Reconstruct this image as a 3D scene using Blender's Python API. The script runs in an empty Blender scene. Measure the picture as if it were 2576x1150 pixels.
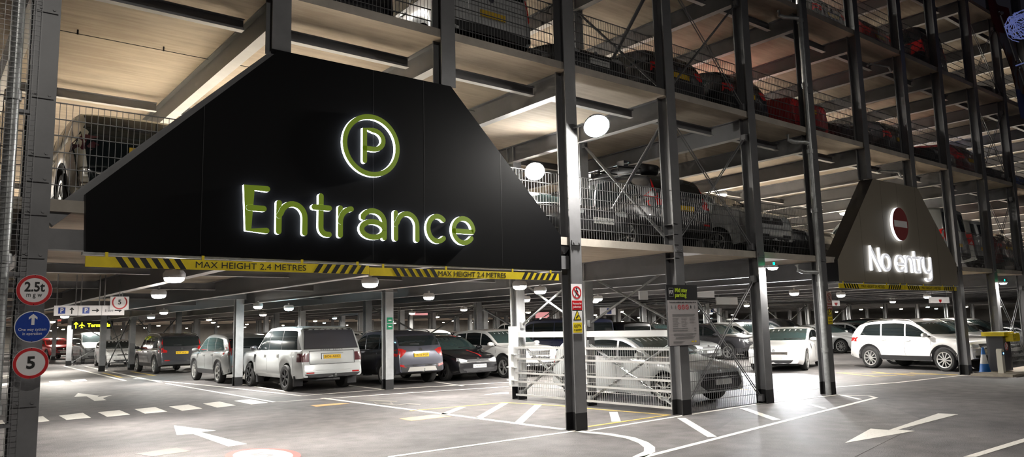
import bpy, bmesh, math, random
from mathutils import Vector, Matrix
from mathutils.bvhtree import BVHTree
from mathutils.geometry import tessellate_polygon
PI = math.pi
random.seed(7)
S = bpy.context.scene
COL = S.collection

# ------------------------------------------------------------------ camera
F_PX, CX, CY, CAMH = 1894.34, 1288.0, 575.0, 1.7
_yaw, _pit, _rol = math.radians(38.6315), math.radians(7.4017), math.radians(-1.3519)
FWD = Vector((math.sin(_yaw) * math.cos(_pit), math.cos(_yaw) * math.cos(_pit), math.sin(_pit)))
_r = Vector((math.cos(_yaw), -math.sin(_yaw), 0.0)); _u = _r.cross(FWD)
RGT = _r * math.cos(_rol) + _u * math.sin(_rol)
UPV = -_r * math.sin(_rol) + _u * math.cos(_rol)
EYE = Vector((0, 0, CAMH))
cam = bpy.data.cameras.new('camera'); cam_o = bpy.data.objects.new('camera', cam); COL.objects.link(cam_o)
cam.sensor_width = 36.0; cam.sensor_fit = 'HORIZONTAL'; cam.lens = 36.0 * F_PX / 2576.0
cam.clip_start = 0.1; cam.clip_end = 600
M3 = Matrix((RGT, UPV, -FWD)).transposed()
cam_o.matrix_world = Matrix.Translation(EYE) @ M3.to_4x4()
S.camera = cam_o

def ray(px, py):
    return RGT * ((px - CX) / F_PX) - UPV * ((py - CY) / F_PX) + FWD
def onZ(px, py, z=0.0):                      # survey: where a sight line meets a level plane
    d = ray(px, py); return EYE + d * ((z - CAMH) / d.z)
def onY(px, py, y):                          # survey: where a sight line meets a plane along the facade
    d = ray(px, py); return EYE + d * (y / d.y)

# ------------------------------------------------------------------ materials
MATS = {}
def mat(name, col, rough=0.6, metal=0.0, emit=None, estr=0.0, noise=0.0, nscale=6.0, bump=0.0, bscale=60.0, coat=0.0, spec=0.5, stretch=None):
    if name in MATS: return MATS[name]
    m = bpy.data.materials.new(name); m.use_nodes = True
    nt = m.node_tree; b = nt.nodes['Principled BSDF']
    b.inputs['Base Color'].default_value = (*col, 1); b.inputs['Roughness'].default_value = rough
    b.inputs['Metallic'].default_value = metal; b.inputs['Specular IOR Level'].default_value = spec
    if coat: b.inputs['Coat Weight'].default_value = coat; b.inputs['Coat Roughness'].default_value = 0.05
    if emit is not None:
        b.inputs['Emission Color'].default_value = (*emit, 1); b.inputs['Emission Strength'].default_value = estr
    if noise or bump:
        tc = nt.nodes.new('ShaderNodeTexCoord'); src = tc.outputs['Object']
        if stretch:
            mp = nt.nodes.new('ShaderNodeMapping'); mp.inputs['Scale'].default_value = stretch
            nt.links.new(src, mp.inputs['Vector']); src = mp.outputs['Vector']
    if noise:
        n = nt.nodes.new('ShaderNodeTexNoise'); n.inputs['Scale'].default_value = nscale; n.inputs['Detail'].default_value = 6; n.inputs['Roughness'].default_value = 0.65
        nt.links.new(src, n.inputs['Vector'])
        mr = nt.nodes.new('ShaderNodeMapRange'); mr.inputs['From Min'].default_value = 0.3; mr.inputs['From Max'].default_value = 0.7
        mr.inputs['To Min'].default_value = 1 - noise; mr.inputs['To Max'].default_value = 1 + noise
        nt.links.new(n.outputs['Fac'], mr.inputs['Value'])
        mx = nt.nodes.new('ShaderNodeVectorMath'); mx.operation = 'SCALE'; mx.inputs[0].default_value = col
        nt.links.new(mr.outputs['Result'], mx.inputs['Scale']); nt.links.new(mx.outputs['Vector'], b.inputs['Base Color'])
        m2 = nt.nodes.new('ShaderNodeMapRange'); m2.inputs['To Min'].default_value = max(0.02, rough - 0.12); m2.inputs['To Max'].default_value = min(1, rough + 0.12)
        nt.links.new(n.outputs['Fac'], m2.inputs['Value']); nt.links.new(m2.outputs['Result'], b.inputs['Roughness'])
    if bump:
        n2 = nt.nodes.new('ShaderNodeTexNoise'); n2.inputs['Scale'].default_value = bscale; n2.inputs['Detail'].default_value = 4
        nt.links.new(src, n2.inputs['Vector'])
        bp = nt.nodes.new('ShaderNodeBump'); bp.inputs['Strength'].default_value = bump; bp.inputs['Distance'].default_value = 0.01
        nt.links.new(n2.outputs['Fac'], bp.inputs['Height']); nt.links.new(bp.outputs['Normal'], b.inputs['Normal'])
    MATS[name] = m
    return m

def asphalt():
    m = mat('asphalt', (0.13, 0.125, 0.13), 0.62)
    nt = m.node_tree; b = nt.nodes['Principled BSDF']; N = nt.nodes.new; L = nt.links.new
    tc = N('ShaderNodeTexCoord')
    big = N('ShaderNodeTexNoise'); big.inputs['Scale'].default_value = 0.35; big.inputs['Detail'].default_value = 5
    mid = N('ShaderNodeTexNoise'); mid.inputs['Scale'].default_value = 3.0; mid.inputs['Detail'].default_value = 6
    fin = N('ShaderNodeTexNoise'); fin.inputs['Scale'].default_value = 90; fin.inputs['Detail'].default_value = 3
    vor = N('ShaderNodeTexVoronoi'); vor.inputs['Scale'].default_value = 55
    for n in (big, mid, fin, vor): L(tc.outputs['Object'], n.inputs['Vector'])
    r1 = N('ShaderNodeValToRGB'); r1.color_ramp.elements[0].position = 0.35; r1.color_ramp.elements[1].position = 0.68
    r1.color_ramp.elements[0].color = (0.074, 0.069, 0.069, 1); r1.color_ramp.elements[1].color = (0.160, 0.149, 0.145, 1)
    L(big.outputs['Fac'], r1.inputs['Fac'])
    r2 = N('ShaderNodeMapRange'); r2.inputs['From Min'].default_value = 0.3; r2.inputs['From Max'].default_value = 0.7; r2.inputs['To Min'].default_value = 0.72; r2.inputs['To Max'].default_value = 1.25
    L(mid.outputs['Fac'], r2.inputs['Value'])
    r3 = N('ShaderNodeMapRange'); r3.inputs['From Min'].default_value = 0.3; r3.inputs['From Max'].default_value = 0.7; r3.inputs['To Min'].default_value = 0.55; r3.inputs['To Max'].default_value = 1.5
    L(fin.outputs['Fac'], r3.inputs['Value'])
    mu = N('ShaderNodeMath'); mu.operation = 'MULTIPLY'; L(r2.outputs['Result'], mu.inputs[0]); L(r3.outputs['Result'], mu.inputs[1])
    sc = N('ShaderNodeVectorMath'); sc.operation = 'SCALE'; L(r1.outputs['Color'], sc.inputs[0]); L(mu.outputs['Value'], sc.inputs['Scale'])
    L(sc.outputs['Vector'], b.inputs['Base Color'])
    rr = N('ShaderNodeMapRange'); rr.inputs['To Min'].default_value = 0.55; rr.inputs['To Max'].default_value = 0.85; L(big.outputs['Fac'], rr.inputs['Value']); L(rr.outputs['Result'], b.inputs['Roughness'])
    bp = N('ShaderNodeBump'); bp.inputs['Strength'].default_value = 0.45; bp.inputs['Distance'].default_value = 0.012
    L(vor.outputs['Distance'], bp.inputs['Height']); L(bp.outputs['Normal'], b.inputs['Normal'])
    return m

def soffit():
    m = mat('board_marked_concrete', (0.5, 0.42, 0.33), 0.85)
    nt = m.node_tree; b = nt.nodes['Principled BSDF']; N = nt.nodes.new; L = nt.links.new
    tc = N('ShaderNodeTexCoord'); mp = N('ShaderNodeMapping'); mp.inputs['Scale'].default_value = (0.25, 3.0, 1)
    L(tc.outputs['Object'], mp.inputs['Vector'])
    a = N('ShaderNodeTexNoise'); a.inputs['Scale'].default_value = 3.0; a.inputs['Detail'].default_value = 8; a.inputs['Roughness'].default_value = 0.7
    L(mp.outputs['Vector'], a.inputs['Vector'])
    c = N('ShaderNodeTexNoise'); c.inputs['Scale'].default_value = 0.8; c.inputs['Detail'].default_value = 4; L(tc.outputs['Object'], c.inputs['Vector'])
    ad = N('ShaderNodeMath'); ad.operation = 'ADD'; L(a.outputs['Fac'], ad.inputs[0]); L(c.outputs['Fac'], ad.inputs[1])
    r = N('ShaderNodeValToRGB'); r.color_ramp.elements[0].position = 0.38; r.color_ramp.elements[1].position = 0.62
    r.color_ramp.elements[0].color = (0.36, 0.29, 0.225, 1); r.color_ramp.elements[1].color = (0.56, 0.48, 0.38, 1)
    ha = N('ShaderNodeMath'); ha.operation = 'MULTIPLY'; ha.inputs[1].default_value = 0.5; L(ad.outputs['Value'], ha.inputs[0])
    L(ha.outputs['Value'], r.inputs['Fac']); L(r.outputs['Color'], b.inputs['Base Color'])
    return m

def paint(name, col):                         # road paint with worn speckle
    m = mat(name, col, 0.6)
    nt = m.node_tree; b = nt.nodes['Principled BSDF']; N = nt.nodes.new; L = nt.links.new
    tc = N('ShaderNodeTexCoord'); n = N('ShaderNodeTexNoise'); n.inputs['Scale'].default_value = 28; n.inputs['Detail'].default_value = 8; n.inputs['Roughness'].default_value = 0.8
    L(tc.outputs['Object'], n.inputs['Vector'])
    r = N('ShaderNodeValToRGB'); r.color_ramp.elements[0].position = 0.33; r.color_ramp.elements[1].position = 0.47
    r.color_ramp.elements[0].color = (*[c * 0.55 for c in col], 1); r.color_ramp.elements[1].color = (*col, 1)
    L(n.outputs['Fac'], r.inputs['Fac']); L(r.outputs['Color'], b.inputs['Base Color'])
    return m

M_ASPH = asphalt(); M_SOF = soffit()
M_DECK = mat('deck_concrete', (0.30, 0.28, 0.25), 0.8, noise=0.25, nscale=1.5)
M_EDGE = mat('deck_edge_concrete', (0.42, 0.38, 0.33), 0.8, noise=0.2, nscale=2.0)
M_STEEL = mat('grey_painted_steel', (0.185, 0.185, 0.192), 0.42, 0.2, noise=0.12, nscale=3)
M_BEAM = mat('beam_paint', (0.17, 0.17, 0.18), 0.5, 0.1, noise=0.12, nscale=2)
M_FLANGE_LIT = mat('lit_flange_underside', (0.80, 0.78, 0.76), 0.45, noise=0.10, nscale=2)  # light on the beam undersides, put into a near-white colour
M_GALV = mat('galvanised_steel', (0.38, 0.39, 0.39), 0.38, 0.55, noise=0.25, nscale=9)
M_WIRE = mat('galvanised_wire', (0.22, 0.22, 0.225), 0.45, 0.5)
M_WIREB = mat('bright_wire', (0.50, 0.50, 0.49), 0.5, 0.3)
M_PALE = mat('pale_column_paint', (0.40, 0.41, 0.42), 0.45, 0.15, noise=0.15, nscale=3)
M_HALO2 = mat('lit_white_letter_side', (1, 1, 1), 0.5, emit=(0.92, 0.95, 1.0), estr=0.75)
M_BLACK = mat('black_paint', (0.012, 0.012, 0.014), 0.45)
M_BAND = mat('black_column_band', (0.010, 0.010, 0.011), 0.6)
M_SIGN = mat('black_sign_panel', (0.0035, 0.0035, 0.0042), 0.5, spec=0.08)
M_BRONZE = mat('dark_bronze_panel', (0.30, 0.265, 0.21), 0.45, 0.2)
M_GREEN = mat('olive_green_letter', (0.155, 0.235, 0.008), 0.5, emit=(0.155, 0.235, 0.008), estr=0.12)
M_HALO = mat('lit_letter_side', (1, 1, 1), 0.5, emit=(0.85, 0.93, 1.0), estr=2.2)
M_WHITEF = mat('white_letter_face', (0.75, 0.75, 0.75), 0.5, emit=(0.9, 0.9, 0.95), estr=0.2)
M_REDF = mat('dull_red_face', (0.27, 0.055, 0.055), 0.5)
M_YEL = mat('safety_yellow', (0.78, 0.60, 0.012), 0.5, noise=0.12, nscale=5)
M_YBLK = mat('stripe_black', (0.010, 0.010, 0.013), 0.5)
M_WHITE = mat('sign_white', (0.82, 0.80, 0.81), 0.5)
M_RED = mat('sign_red', (0.55, 0.012, 0.018), 0.45)
M_BLUE = mat('sign_blue', (0.005, 0.045, 0.33), 0.4)
M_TXT = mat('text_black', (0.012, 0.012, 0.012), 0.6)
M_TXTG = mat('text_grey', (0.18, 0.18, 0.18), 0.7)
M_PW = paint('white_road_paint', (0.74, 0.71, 0.65)); M_PY = paint('yellow_road_paint', (0.62, 0.44, 0.10)); M_PO = paint('orange_road_paint', (0.60, 0.36, 0.16)); M_PR = paint('red_road_paint', (0.55, 0.10, 0.09))
M_PWORN = paint('worn_road_paint', (0.155, 0.145, 0.125))
M_LAMP = mat('lamp_diffuser', (1, 1, 1), 0.5, emit=(1.0, 0.93, 0.82), estr=30)
M_LAMPC = mat('cool_lamp_diffuser', (1, 1, 1), 0.5, emit=(0.45, 0.85, 1.0), estr=22)
M_LAMPF = mat('floodlight_lens', (1, 1, 1), 0.5, emit=(1.0, 0.97, 0.9), estr=130)
M_FAR = mat('far_lamp_glow', (1, 1, 1), 0.5, emit=(1.0, 0.85, 0.66), estr=14)
M_FARC = mat('far_cool_lamp_glow', (1, 1, 1), 0.5, emit=(0.6, 0.9, 1.0), estr=14)
M_GLED = mat('green_indicator', (0.0, 0.3, 0.1), 0.4, emit=(0.0, 1.0, 0.35), estr=4)
M_HOUS = mat('lamp_housing', (0.55, 0.55, 0.55), 0.5)
M_TRAY = mat('pale_blue_tray', (0.35, 0.55, 0.62), 0.5)
M_DUCT = mat('white_duct', (0.65, 0.66, 0.66), 0.5)

# ------------------------------------------------------------------ mesh helpers
class MB:
    def __init__(s): s.v = []; s.f = []; s.m = []
    def add(s, vs, fs, mi=0):
        o = len(s.v); s.v += [tuple(p) for p in vs]
        for f in fs: s.f.append([i + o for i in f]); s.m.append(mi)
        return s
    def box(s, x0, x1, y0, y1, z0, z1, mi=0):
        v = [(x, y, z) for x in (x0, x1) for y in (y0, y1) for z in (z0, z1)]
        return s.add(v, [(0, 1, 3, 2), (4, 6, 7, 5), (0, 4, 5, 1), (2, 3, 7, 6), (0, 2, 6, 4), (1, 5, 7, 3)], mi)
    def bar(s, p, q, w, h=None, mi=0, up=Vector((0, 0, 1))):
        p = Vector(p); q = Vector(q); h = h or w; d = (q - p).normalized()
        if abs(d.dot(up)) > 0.98: up = Vector((0, 1, 0))
        a = d.cross(up).normalized() * (w / 2); b = a.cross(d).normalized() * (h / 2)
        v = [p - a - b, p + a - b, p + a + b, p - a + b, q - a - b, q + a - b, q + a + b, q - a + b]
        return s.add(v, [(3, 2, 1, 0), (4, 5, 6, 7), (0, 1, 5, 4), (1, 2, 6, 5), (2, 3, 7, 6), (3, 0, 4, 7)], mi)
    def tube(s, pts, r, n=10, mi=0, caps=True):
        pts = [Vector(p) for p in pts]; rings = []
        for i, p in enumerate(pts):
            d = (pts[min(i + 1, len(pts) - 1)] - pts[max(i - 1, 0)]).normalized()
            up = Vector((0, 0, 1)) if abs(d.z) < 0.95 else Vector((0, 1, 0))
            a = d.cross(up).normalized(); b = a.cross(d).normalized(); rr = r[i] if isinstance(r, (list, tuple)) else r
            rings.append([p + (a * math.cos(t) + b * math.sin(t)) * rr for t in [2 * PI * k / n for k in range(n)]])
        v = [q for g in rings for q in g]; f = []
        for i in range(len(pts) - 1):
            for k in range(n): f.append((i * n + k, i * n + (k + 1) % n, (i + 1) * n + (k + 1) % n, (i + 1) * n + k))
        if caps: f.append(tuple(range(n - 1, -1, -1))); f.append(tuple((len(pts) - 1) * n + k for k in range(n)))
        return s.add(v, f, mi)
    def lathe(s, prof, n=24, axis='Z', c=(0, 0, 0), mi=0):
        v = []; f = []; m = len(prof)
        for k in range(n):
            t = 2 * PI * k / n
            for r, h in prof:
                x, y, z = r * math.cos(t), r * math.sin(t), h
                if axis == 'Y': x, y, z = x, h, z if False else r * math.sin(t)
                if axis == 'X': x, y, z = h, r * math.cos(t), r * math.sin(t)
                v.append((x + c[0], y + c[1], z + c[2]))
        for k in range(n):
            for j in range(m - 1):
                a = k * m + j; b = ((k + 1) % n) * m + j
                f.append((a, b, b + 1, a + 1) if axis != 'Y' else (a, a + 1, b + 1, b))
        return s.add(v, f, mi)
    def prism(s, poly, frame, d0, d1, mi=0, ms=None):
        """poly in (a,b); frame(a,b,d) -> xyz; faces at d0 (front) and d1."""
        n = len(poly); v = [frame(a, b, d0) for a, b in poly] + [frame(a, b, d1) for a, b in poly]
        s.add(v, [tuple(range(n)), tuple(range(2 * n - 1, n - 1, -1))], mi)
        return s.add(v, [(i, i + n, (i + 1) % n + n, (i + 1) % n) for i in range(n)], mi if ms is None else ms)
    def build(s, name, mats, parent=None, loc=(0, 0, 0), smooth=None, fix=True):
        me = bpy.data.meshes.new(name); me.from_pydata(s.v, [], s.f)
        for m in (mats if isinstance(mats, (list, tuple)) else [mats]): me.materials.append(m)
        for p, mi in zip(me.polygons, s.m): p.material_index = mi
        if fix:
            bm = bmesh.new(); bm.from_mesh(me); bmesh.ops.recalc_face_normals(bm, faces=bm.faces); bm.to_mesh(me); bm.free()
        if smooth:
            for p in me.polygons: p.use_smooth = True
            me.set_sharp_from_angle(angle=math.radians(smooth))
        me.update()
        o = bpy.data.objects.new(name, me); COL.objects.link(o); o.location = loc
        if parent is not None: o.parent = parent
        return o

FACADE = lambda a, b, d: (a, d, b)              # a = x, b = z, d = y
FLAT = lambda a, b, d: (a, b, d)                # a = x, b = y, d = z
def circ(cx, cz, rx, rz=None, n=40, a0=0, a1=2 * PI):
    rz = rx if rz is None else rz
    e = n if abs(a1 - a0 - 2 * PI) < 1e-6 else n - 1
    return [(cx + rx * math.cos(a0 + (a1 - a0) * k / e), cz + rz * math.sin(a0 + (a1 - a0) * k / e)) for k in range(n)]
def tag(o, label=None, cat=None, group=None, kind=None):
    if label: o['label'] = label
    if cat: o['category'] = cat
    if group: o['group'] = group
    if kind: o['kind'] = kind
    return o
def thing(name, label, cat, loc=(0, 0, 0), rz=0.0, group=None):
    o = bpy.data.objects.new(name, None); o.empty_display_size = 0.2; COL.objects.link(o)
    o.location = loc; o.rotation_euler = (0, 0, rz); return tag(o, label, cat, group)
def struct(name, mb, m, **k):
    return tag(mb.build(name, m, **k), kind='structure')
def dup1(o, loc=None):
    c = o.copy(); COL.objects.link(c)
    if loc is not None: c.location = loc
    return c
KIDS = {}
def index_kids():
    KIDS.clear()
    for o in bpy.data.objects:
        if o.parent: KIDS.setdefault(o.parent.name, []).append(o)
def dup_tree(root):
    c = root.copy(); COL.objects.link(c)
    for ch in KIDS.get(root.name, []):
        d = ch.copy(); COL.objects.link(d); d.parent = c
        for g in KIDS.get(ch.name, []):
            e = g.copy(); COL.objects.link(e); e.parent = d
    return c
ORD = ['zeroth', 'first', 'second', 'third', 'fourth', 'fifth', 'sixth', 'seventh', 'eighth', 'ninth', 'tenth', 'eleventh', 'twelfth', 'thirteenth', 'fourteenth', 'fifteenth', 'sixteenth']

def text(body, size, m, parent, loc, name='lettering', rot=(PI / 2, 0, 0), align='CENTER', ext=0.0015, width=None, scale_x=1.0, bold=0.0):
    cu = bpy.data.curves.new('t', 'FONT'); cu.body = body; cu.size = size; cu.align_x = align; cu.align_y = 'CENTER'; cu.extrude = ext; cu.resolution_u = 3; cu.offset = bold
    t = bpy.data.objects.new('t', cu); COL.objects.link(t)
    dg = bpy.context.evaluated_depsgraph_get(); me = bpy.data.meshes.new_from_object(t.evaluated_get(dg))
    bpy.data.objects.remove(t); bpy.data.curves.remove(cu)
    me.name = name; me.materials.clear(); me.materials.append(m)
    if width:
        xs = [v.co.x for v in me.vertices]; w = max(xs) - min(xs)
        if w > 0: scale_x = width / w
    if scale_x != 1.0:
        for v in me.vertices: v.co.x *= scale_x
    o = bpy.data.objects.new(name, me); COL.objects.link(o); o.location = loc; o.rotation_euler = rot
    if parent is not None: o.parent = parent
    return o

def stroke(mb, path, w, d0, d1, frame, closed=False, mf=0, ms=1, cap=7):
    """Ribbon of width w with round ends along path (a,b), from front d0 back to d1."""
    P = []
    for p in path:
        if not P or (Vector(p) - P[-1]).length > 0.002: P.append(Vector(p))
    n = len(P); Lf = []; Rt = []
    for i in range(n):
        if closed: a, b = P[i - 1], P[(i + 1) % n]
        else: a, b = P[max(i - 1, 0)], P[min(i + 1, n - 1)]
        t = (b - a).normalized(); nn = Vector((-t.y, t.x)); k = 1.0
        if 0 < i < n - 1 or closed:
            t1 = (P[i] - P[i - 1]).normalized(); c = max(0.5, t1.dot(t)); k = 1 / c
        Lf.append(P[i] + nn * (w / 2 * k)); Rt.append(P[i] - nn * (w / 2 * k))
    if closed:
        v = [frame(p.x, p.y, d0) for p in Lf + Rt] + [frame(p.x, p.y, d1) for p in Lf + Rt]
        mb.add(v, [(i, (i + 1) % n, n + (i + 1) % n, n + i) for i in range(n)], mf)
        mb.add(v, [(i, (i + 1) % n, 2 * n + (i + 1) % n, 2 * n + i) for i in range(n)], ms)
        mb.add(v, [(n + i, n + (i + 1) % n, 3 * n + (i + 1) % n, 3 * n + i) for i in range(n)], ms)
        return
    t0 = (P[1] - P[0]).normalized(); t1 = (P[-1] - P[-2]).normalized()
    a0 = math.atan2(-t0.x, t0.y); a1 = math.atan2(t1.x, -t1.y)
    cap0 = [P[0] + Vector((math.cos(a), math.sin(a))) * (w / 2) for a in [math.atan2(t0.x, -t0.y) + PI * k / cap for k in range(1, cap)]]
    cap1 = [P[-1] + Vector((math.cos(a), math.sin(a))) * (w / 2) for a in [math.atan2(-t1.x, t1.y) + PI * k / cap for k in range(1, cap)]]
    # front: strips and fans
    for i in range(n - 1):
        mb.add([frame(*p, d0) for p in (Lf[i], Lf[i + 1], Rt[i + 1], Rt[i])], [(0, 1, 2, 3)], mf)
    mb.add([frame(*p, d0) for p in [Lf[0]] + cap0 + [Rt[0]]], [tuple(range(cap + 1))], mf)
    mb.add([frame(*p, d0) for p in [Rt[-1]] + cap1 + [Lf[-1]]], [tuple(range(cap + 1))], mf)
    loop = Lf[::-1] + cap0 + Rt + cap1; k = len(loop)
    v = [frame(*p, d0) for p in loop] + [frame(*p, d1) for p in loop]
    mb.add(v, [(i, (i + 1) % k, k + (i + 1) % k, k + i) for i in range(k)], ms)
def arc(cx, cy, rx, ry, a0, a1, n=16):
    return [(cx + rx * math.cos(math.radians(a0 + (a1 - a0) * k / (n - 1))), cy + ry * math.sin(math.radians(a0 + (a1 - a0) * k / (n - 1)))) for k in range(n)]

# ------------------------------------------------------------------ cars
def carpaint(name, col, metal=0.0, rough=0.32):
    return mat(name, col, rough, metal, coat=0.8)
PAINT = dict(silver=carpaint('silver_paint', (0.50, 0.52, 0.52), 0.2), white=carpaint('white_paint', (0.80, 0.80, 0.79)), black=carpaint('black_car_paint', (0.006, 0.006, 0.008)),
             charcoal=carpaint('charcoal_paint', (0.05, 0.05, 0.056), 0.35), grey=carpaint('grey_paint', (0.20, 0.21, 0.21), 0.35), slate=carpaint('slate_purple_paint', (0.068, 0.070, 0.092), 0.35),
             navy=carpaint('navy_paint', (0.010, 0.016, 0.06), 0.2), red=carpaint('red_paint', (0.42, 0.012, 0.015)), cream=carpaint('cream_paint', (0.52, 0.47, 0.36)), darkred=carpaint('dark_red_paint', (0.16, 0.008, 0.012)),
             blue=carpaint('blue_paint', (0.02, 0.10, 0.42)), pale=carpaint('pale_silver_paint', (0.62, 0.63, 0.63), 0.1), purple=carpaint('dark_purple_paint', (0.035, 0.016, 0.032), 0.3))
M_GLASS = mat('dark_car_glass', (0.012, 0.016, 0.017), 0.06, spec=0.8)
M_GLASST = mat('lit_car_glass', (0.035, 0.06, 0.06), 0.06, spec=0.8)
M_TRIM = mat('dark_plastic_trim', (0.025, 0.025, 0.027), 0.55)
M_TYRE = mat('tyre_rubber', (0.018, 0.018, 0.018), 0.75)
M_RIM = mat('alloy_rim', (0.55, 0.55, 0.54), 0.3, 0.7)
M_RIMD = mat('dark_alloy_rim', (0.10, 0.10, 0.105), 0.35, 0.6)
M_CHR = mat('chrome', (0.75, 0.75, 0.75), 0.15, 1.0)
M_HEAD = mat('headlight_glass', (0.55, 0.58, 0.60), 0.12, 0.2, spec=0.8)
M_TAIL = mat('tail_light_red', (0.36, 0.010, 0.010), 0.18, emit=(0.6, 0.02, 0.015), estr=0.02, spec=0.7)
M_TAILD = mat('smoked_tail_light', (0.10, 0.03, 0.035), 0.2)
M_PLY = mat('yellow_plate', (0.75, 0.47, 0.01), 0.5); M_PLW = mat('white_plate', (0.72, 0.72, 0.70), 0.5)
M_BEAMON = mat('lit_headlight', (1, 1, 1), 0.4, emit=(0.92, 0.95, 1.0), estr=60)
M_UND = mat('underbody', (0.012, 0.012, 0.012), 0.9)
M_SKID = mat('silver_skid_plate', (0.45, 0.44, 0.42), 0.4, 0.2)

def pchip(pts):
    pts = sorted(pts); X = [p[0] for p in pts]; Y = [p[1] for p in pts]; n = len(X)
    h = [X[i + 1] - X[i] for i in range(n - 1)]; d = [(Y[i + 1] - Y[i]) / h[i] for i in range(n - 1)]
    m = [d[0]] + [0 if d[i - 1] * d[i] <= 0 else 2 * d[i - 1] * d[i] / (d[i - 1] + d[i]) for i in range(1, n - 1)] + [d[-1]]
    def f(x):
        x = min(max(x, X[0]), X[-1]); i = 0
        while i < n - 2 and x > X[i + 1]: i += 1
        t = (x - X[i]) / h[i]; t2 = t * t; t3 = t2 * t
        return (2 * t3 - 3 * t2 + 1) * Y[i] + (t3 - 2 * t2 + t) * h[i] * m[i] + (-2 * t3 + 3 * t2) * Y[i + 1] + (t3 - t2) * h[i] * m[i + 1]
    return f

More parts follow.
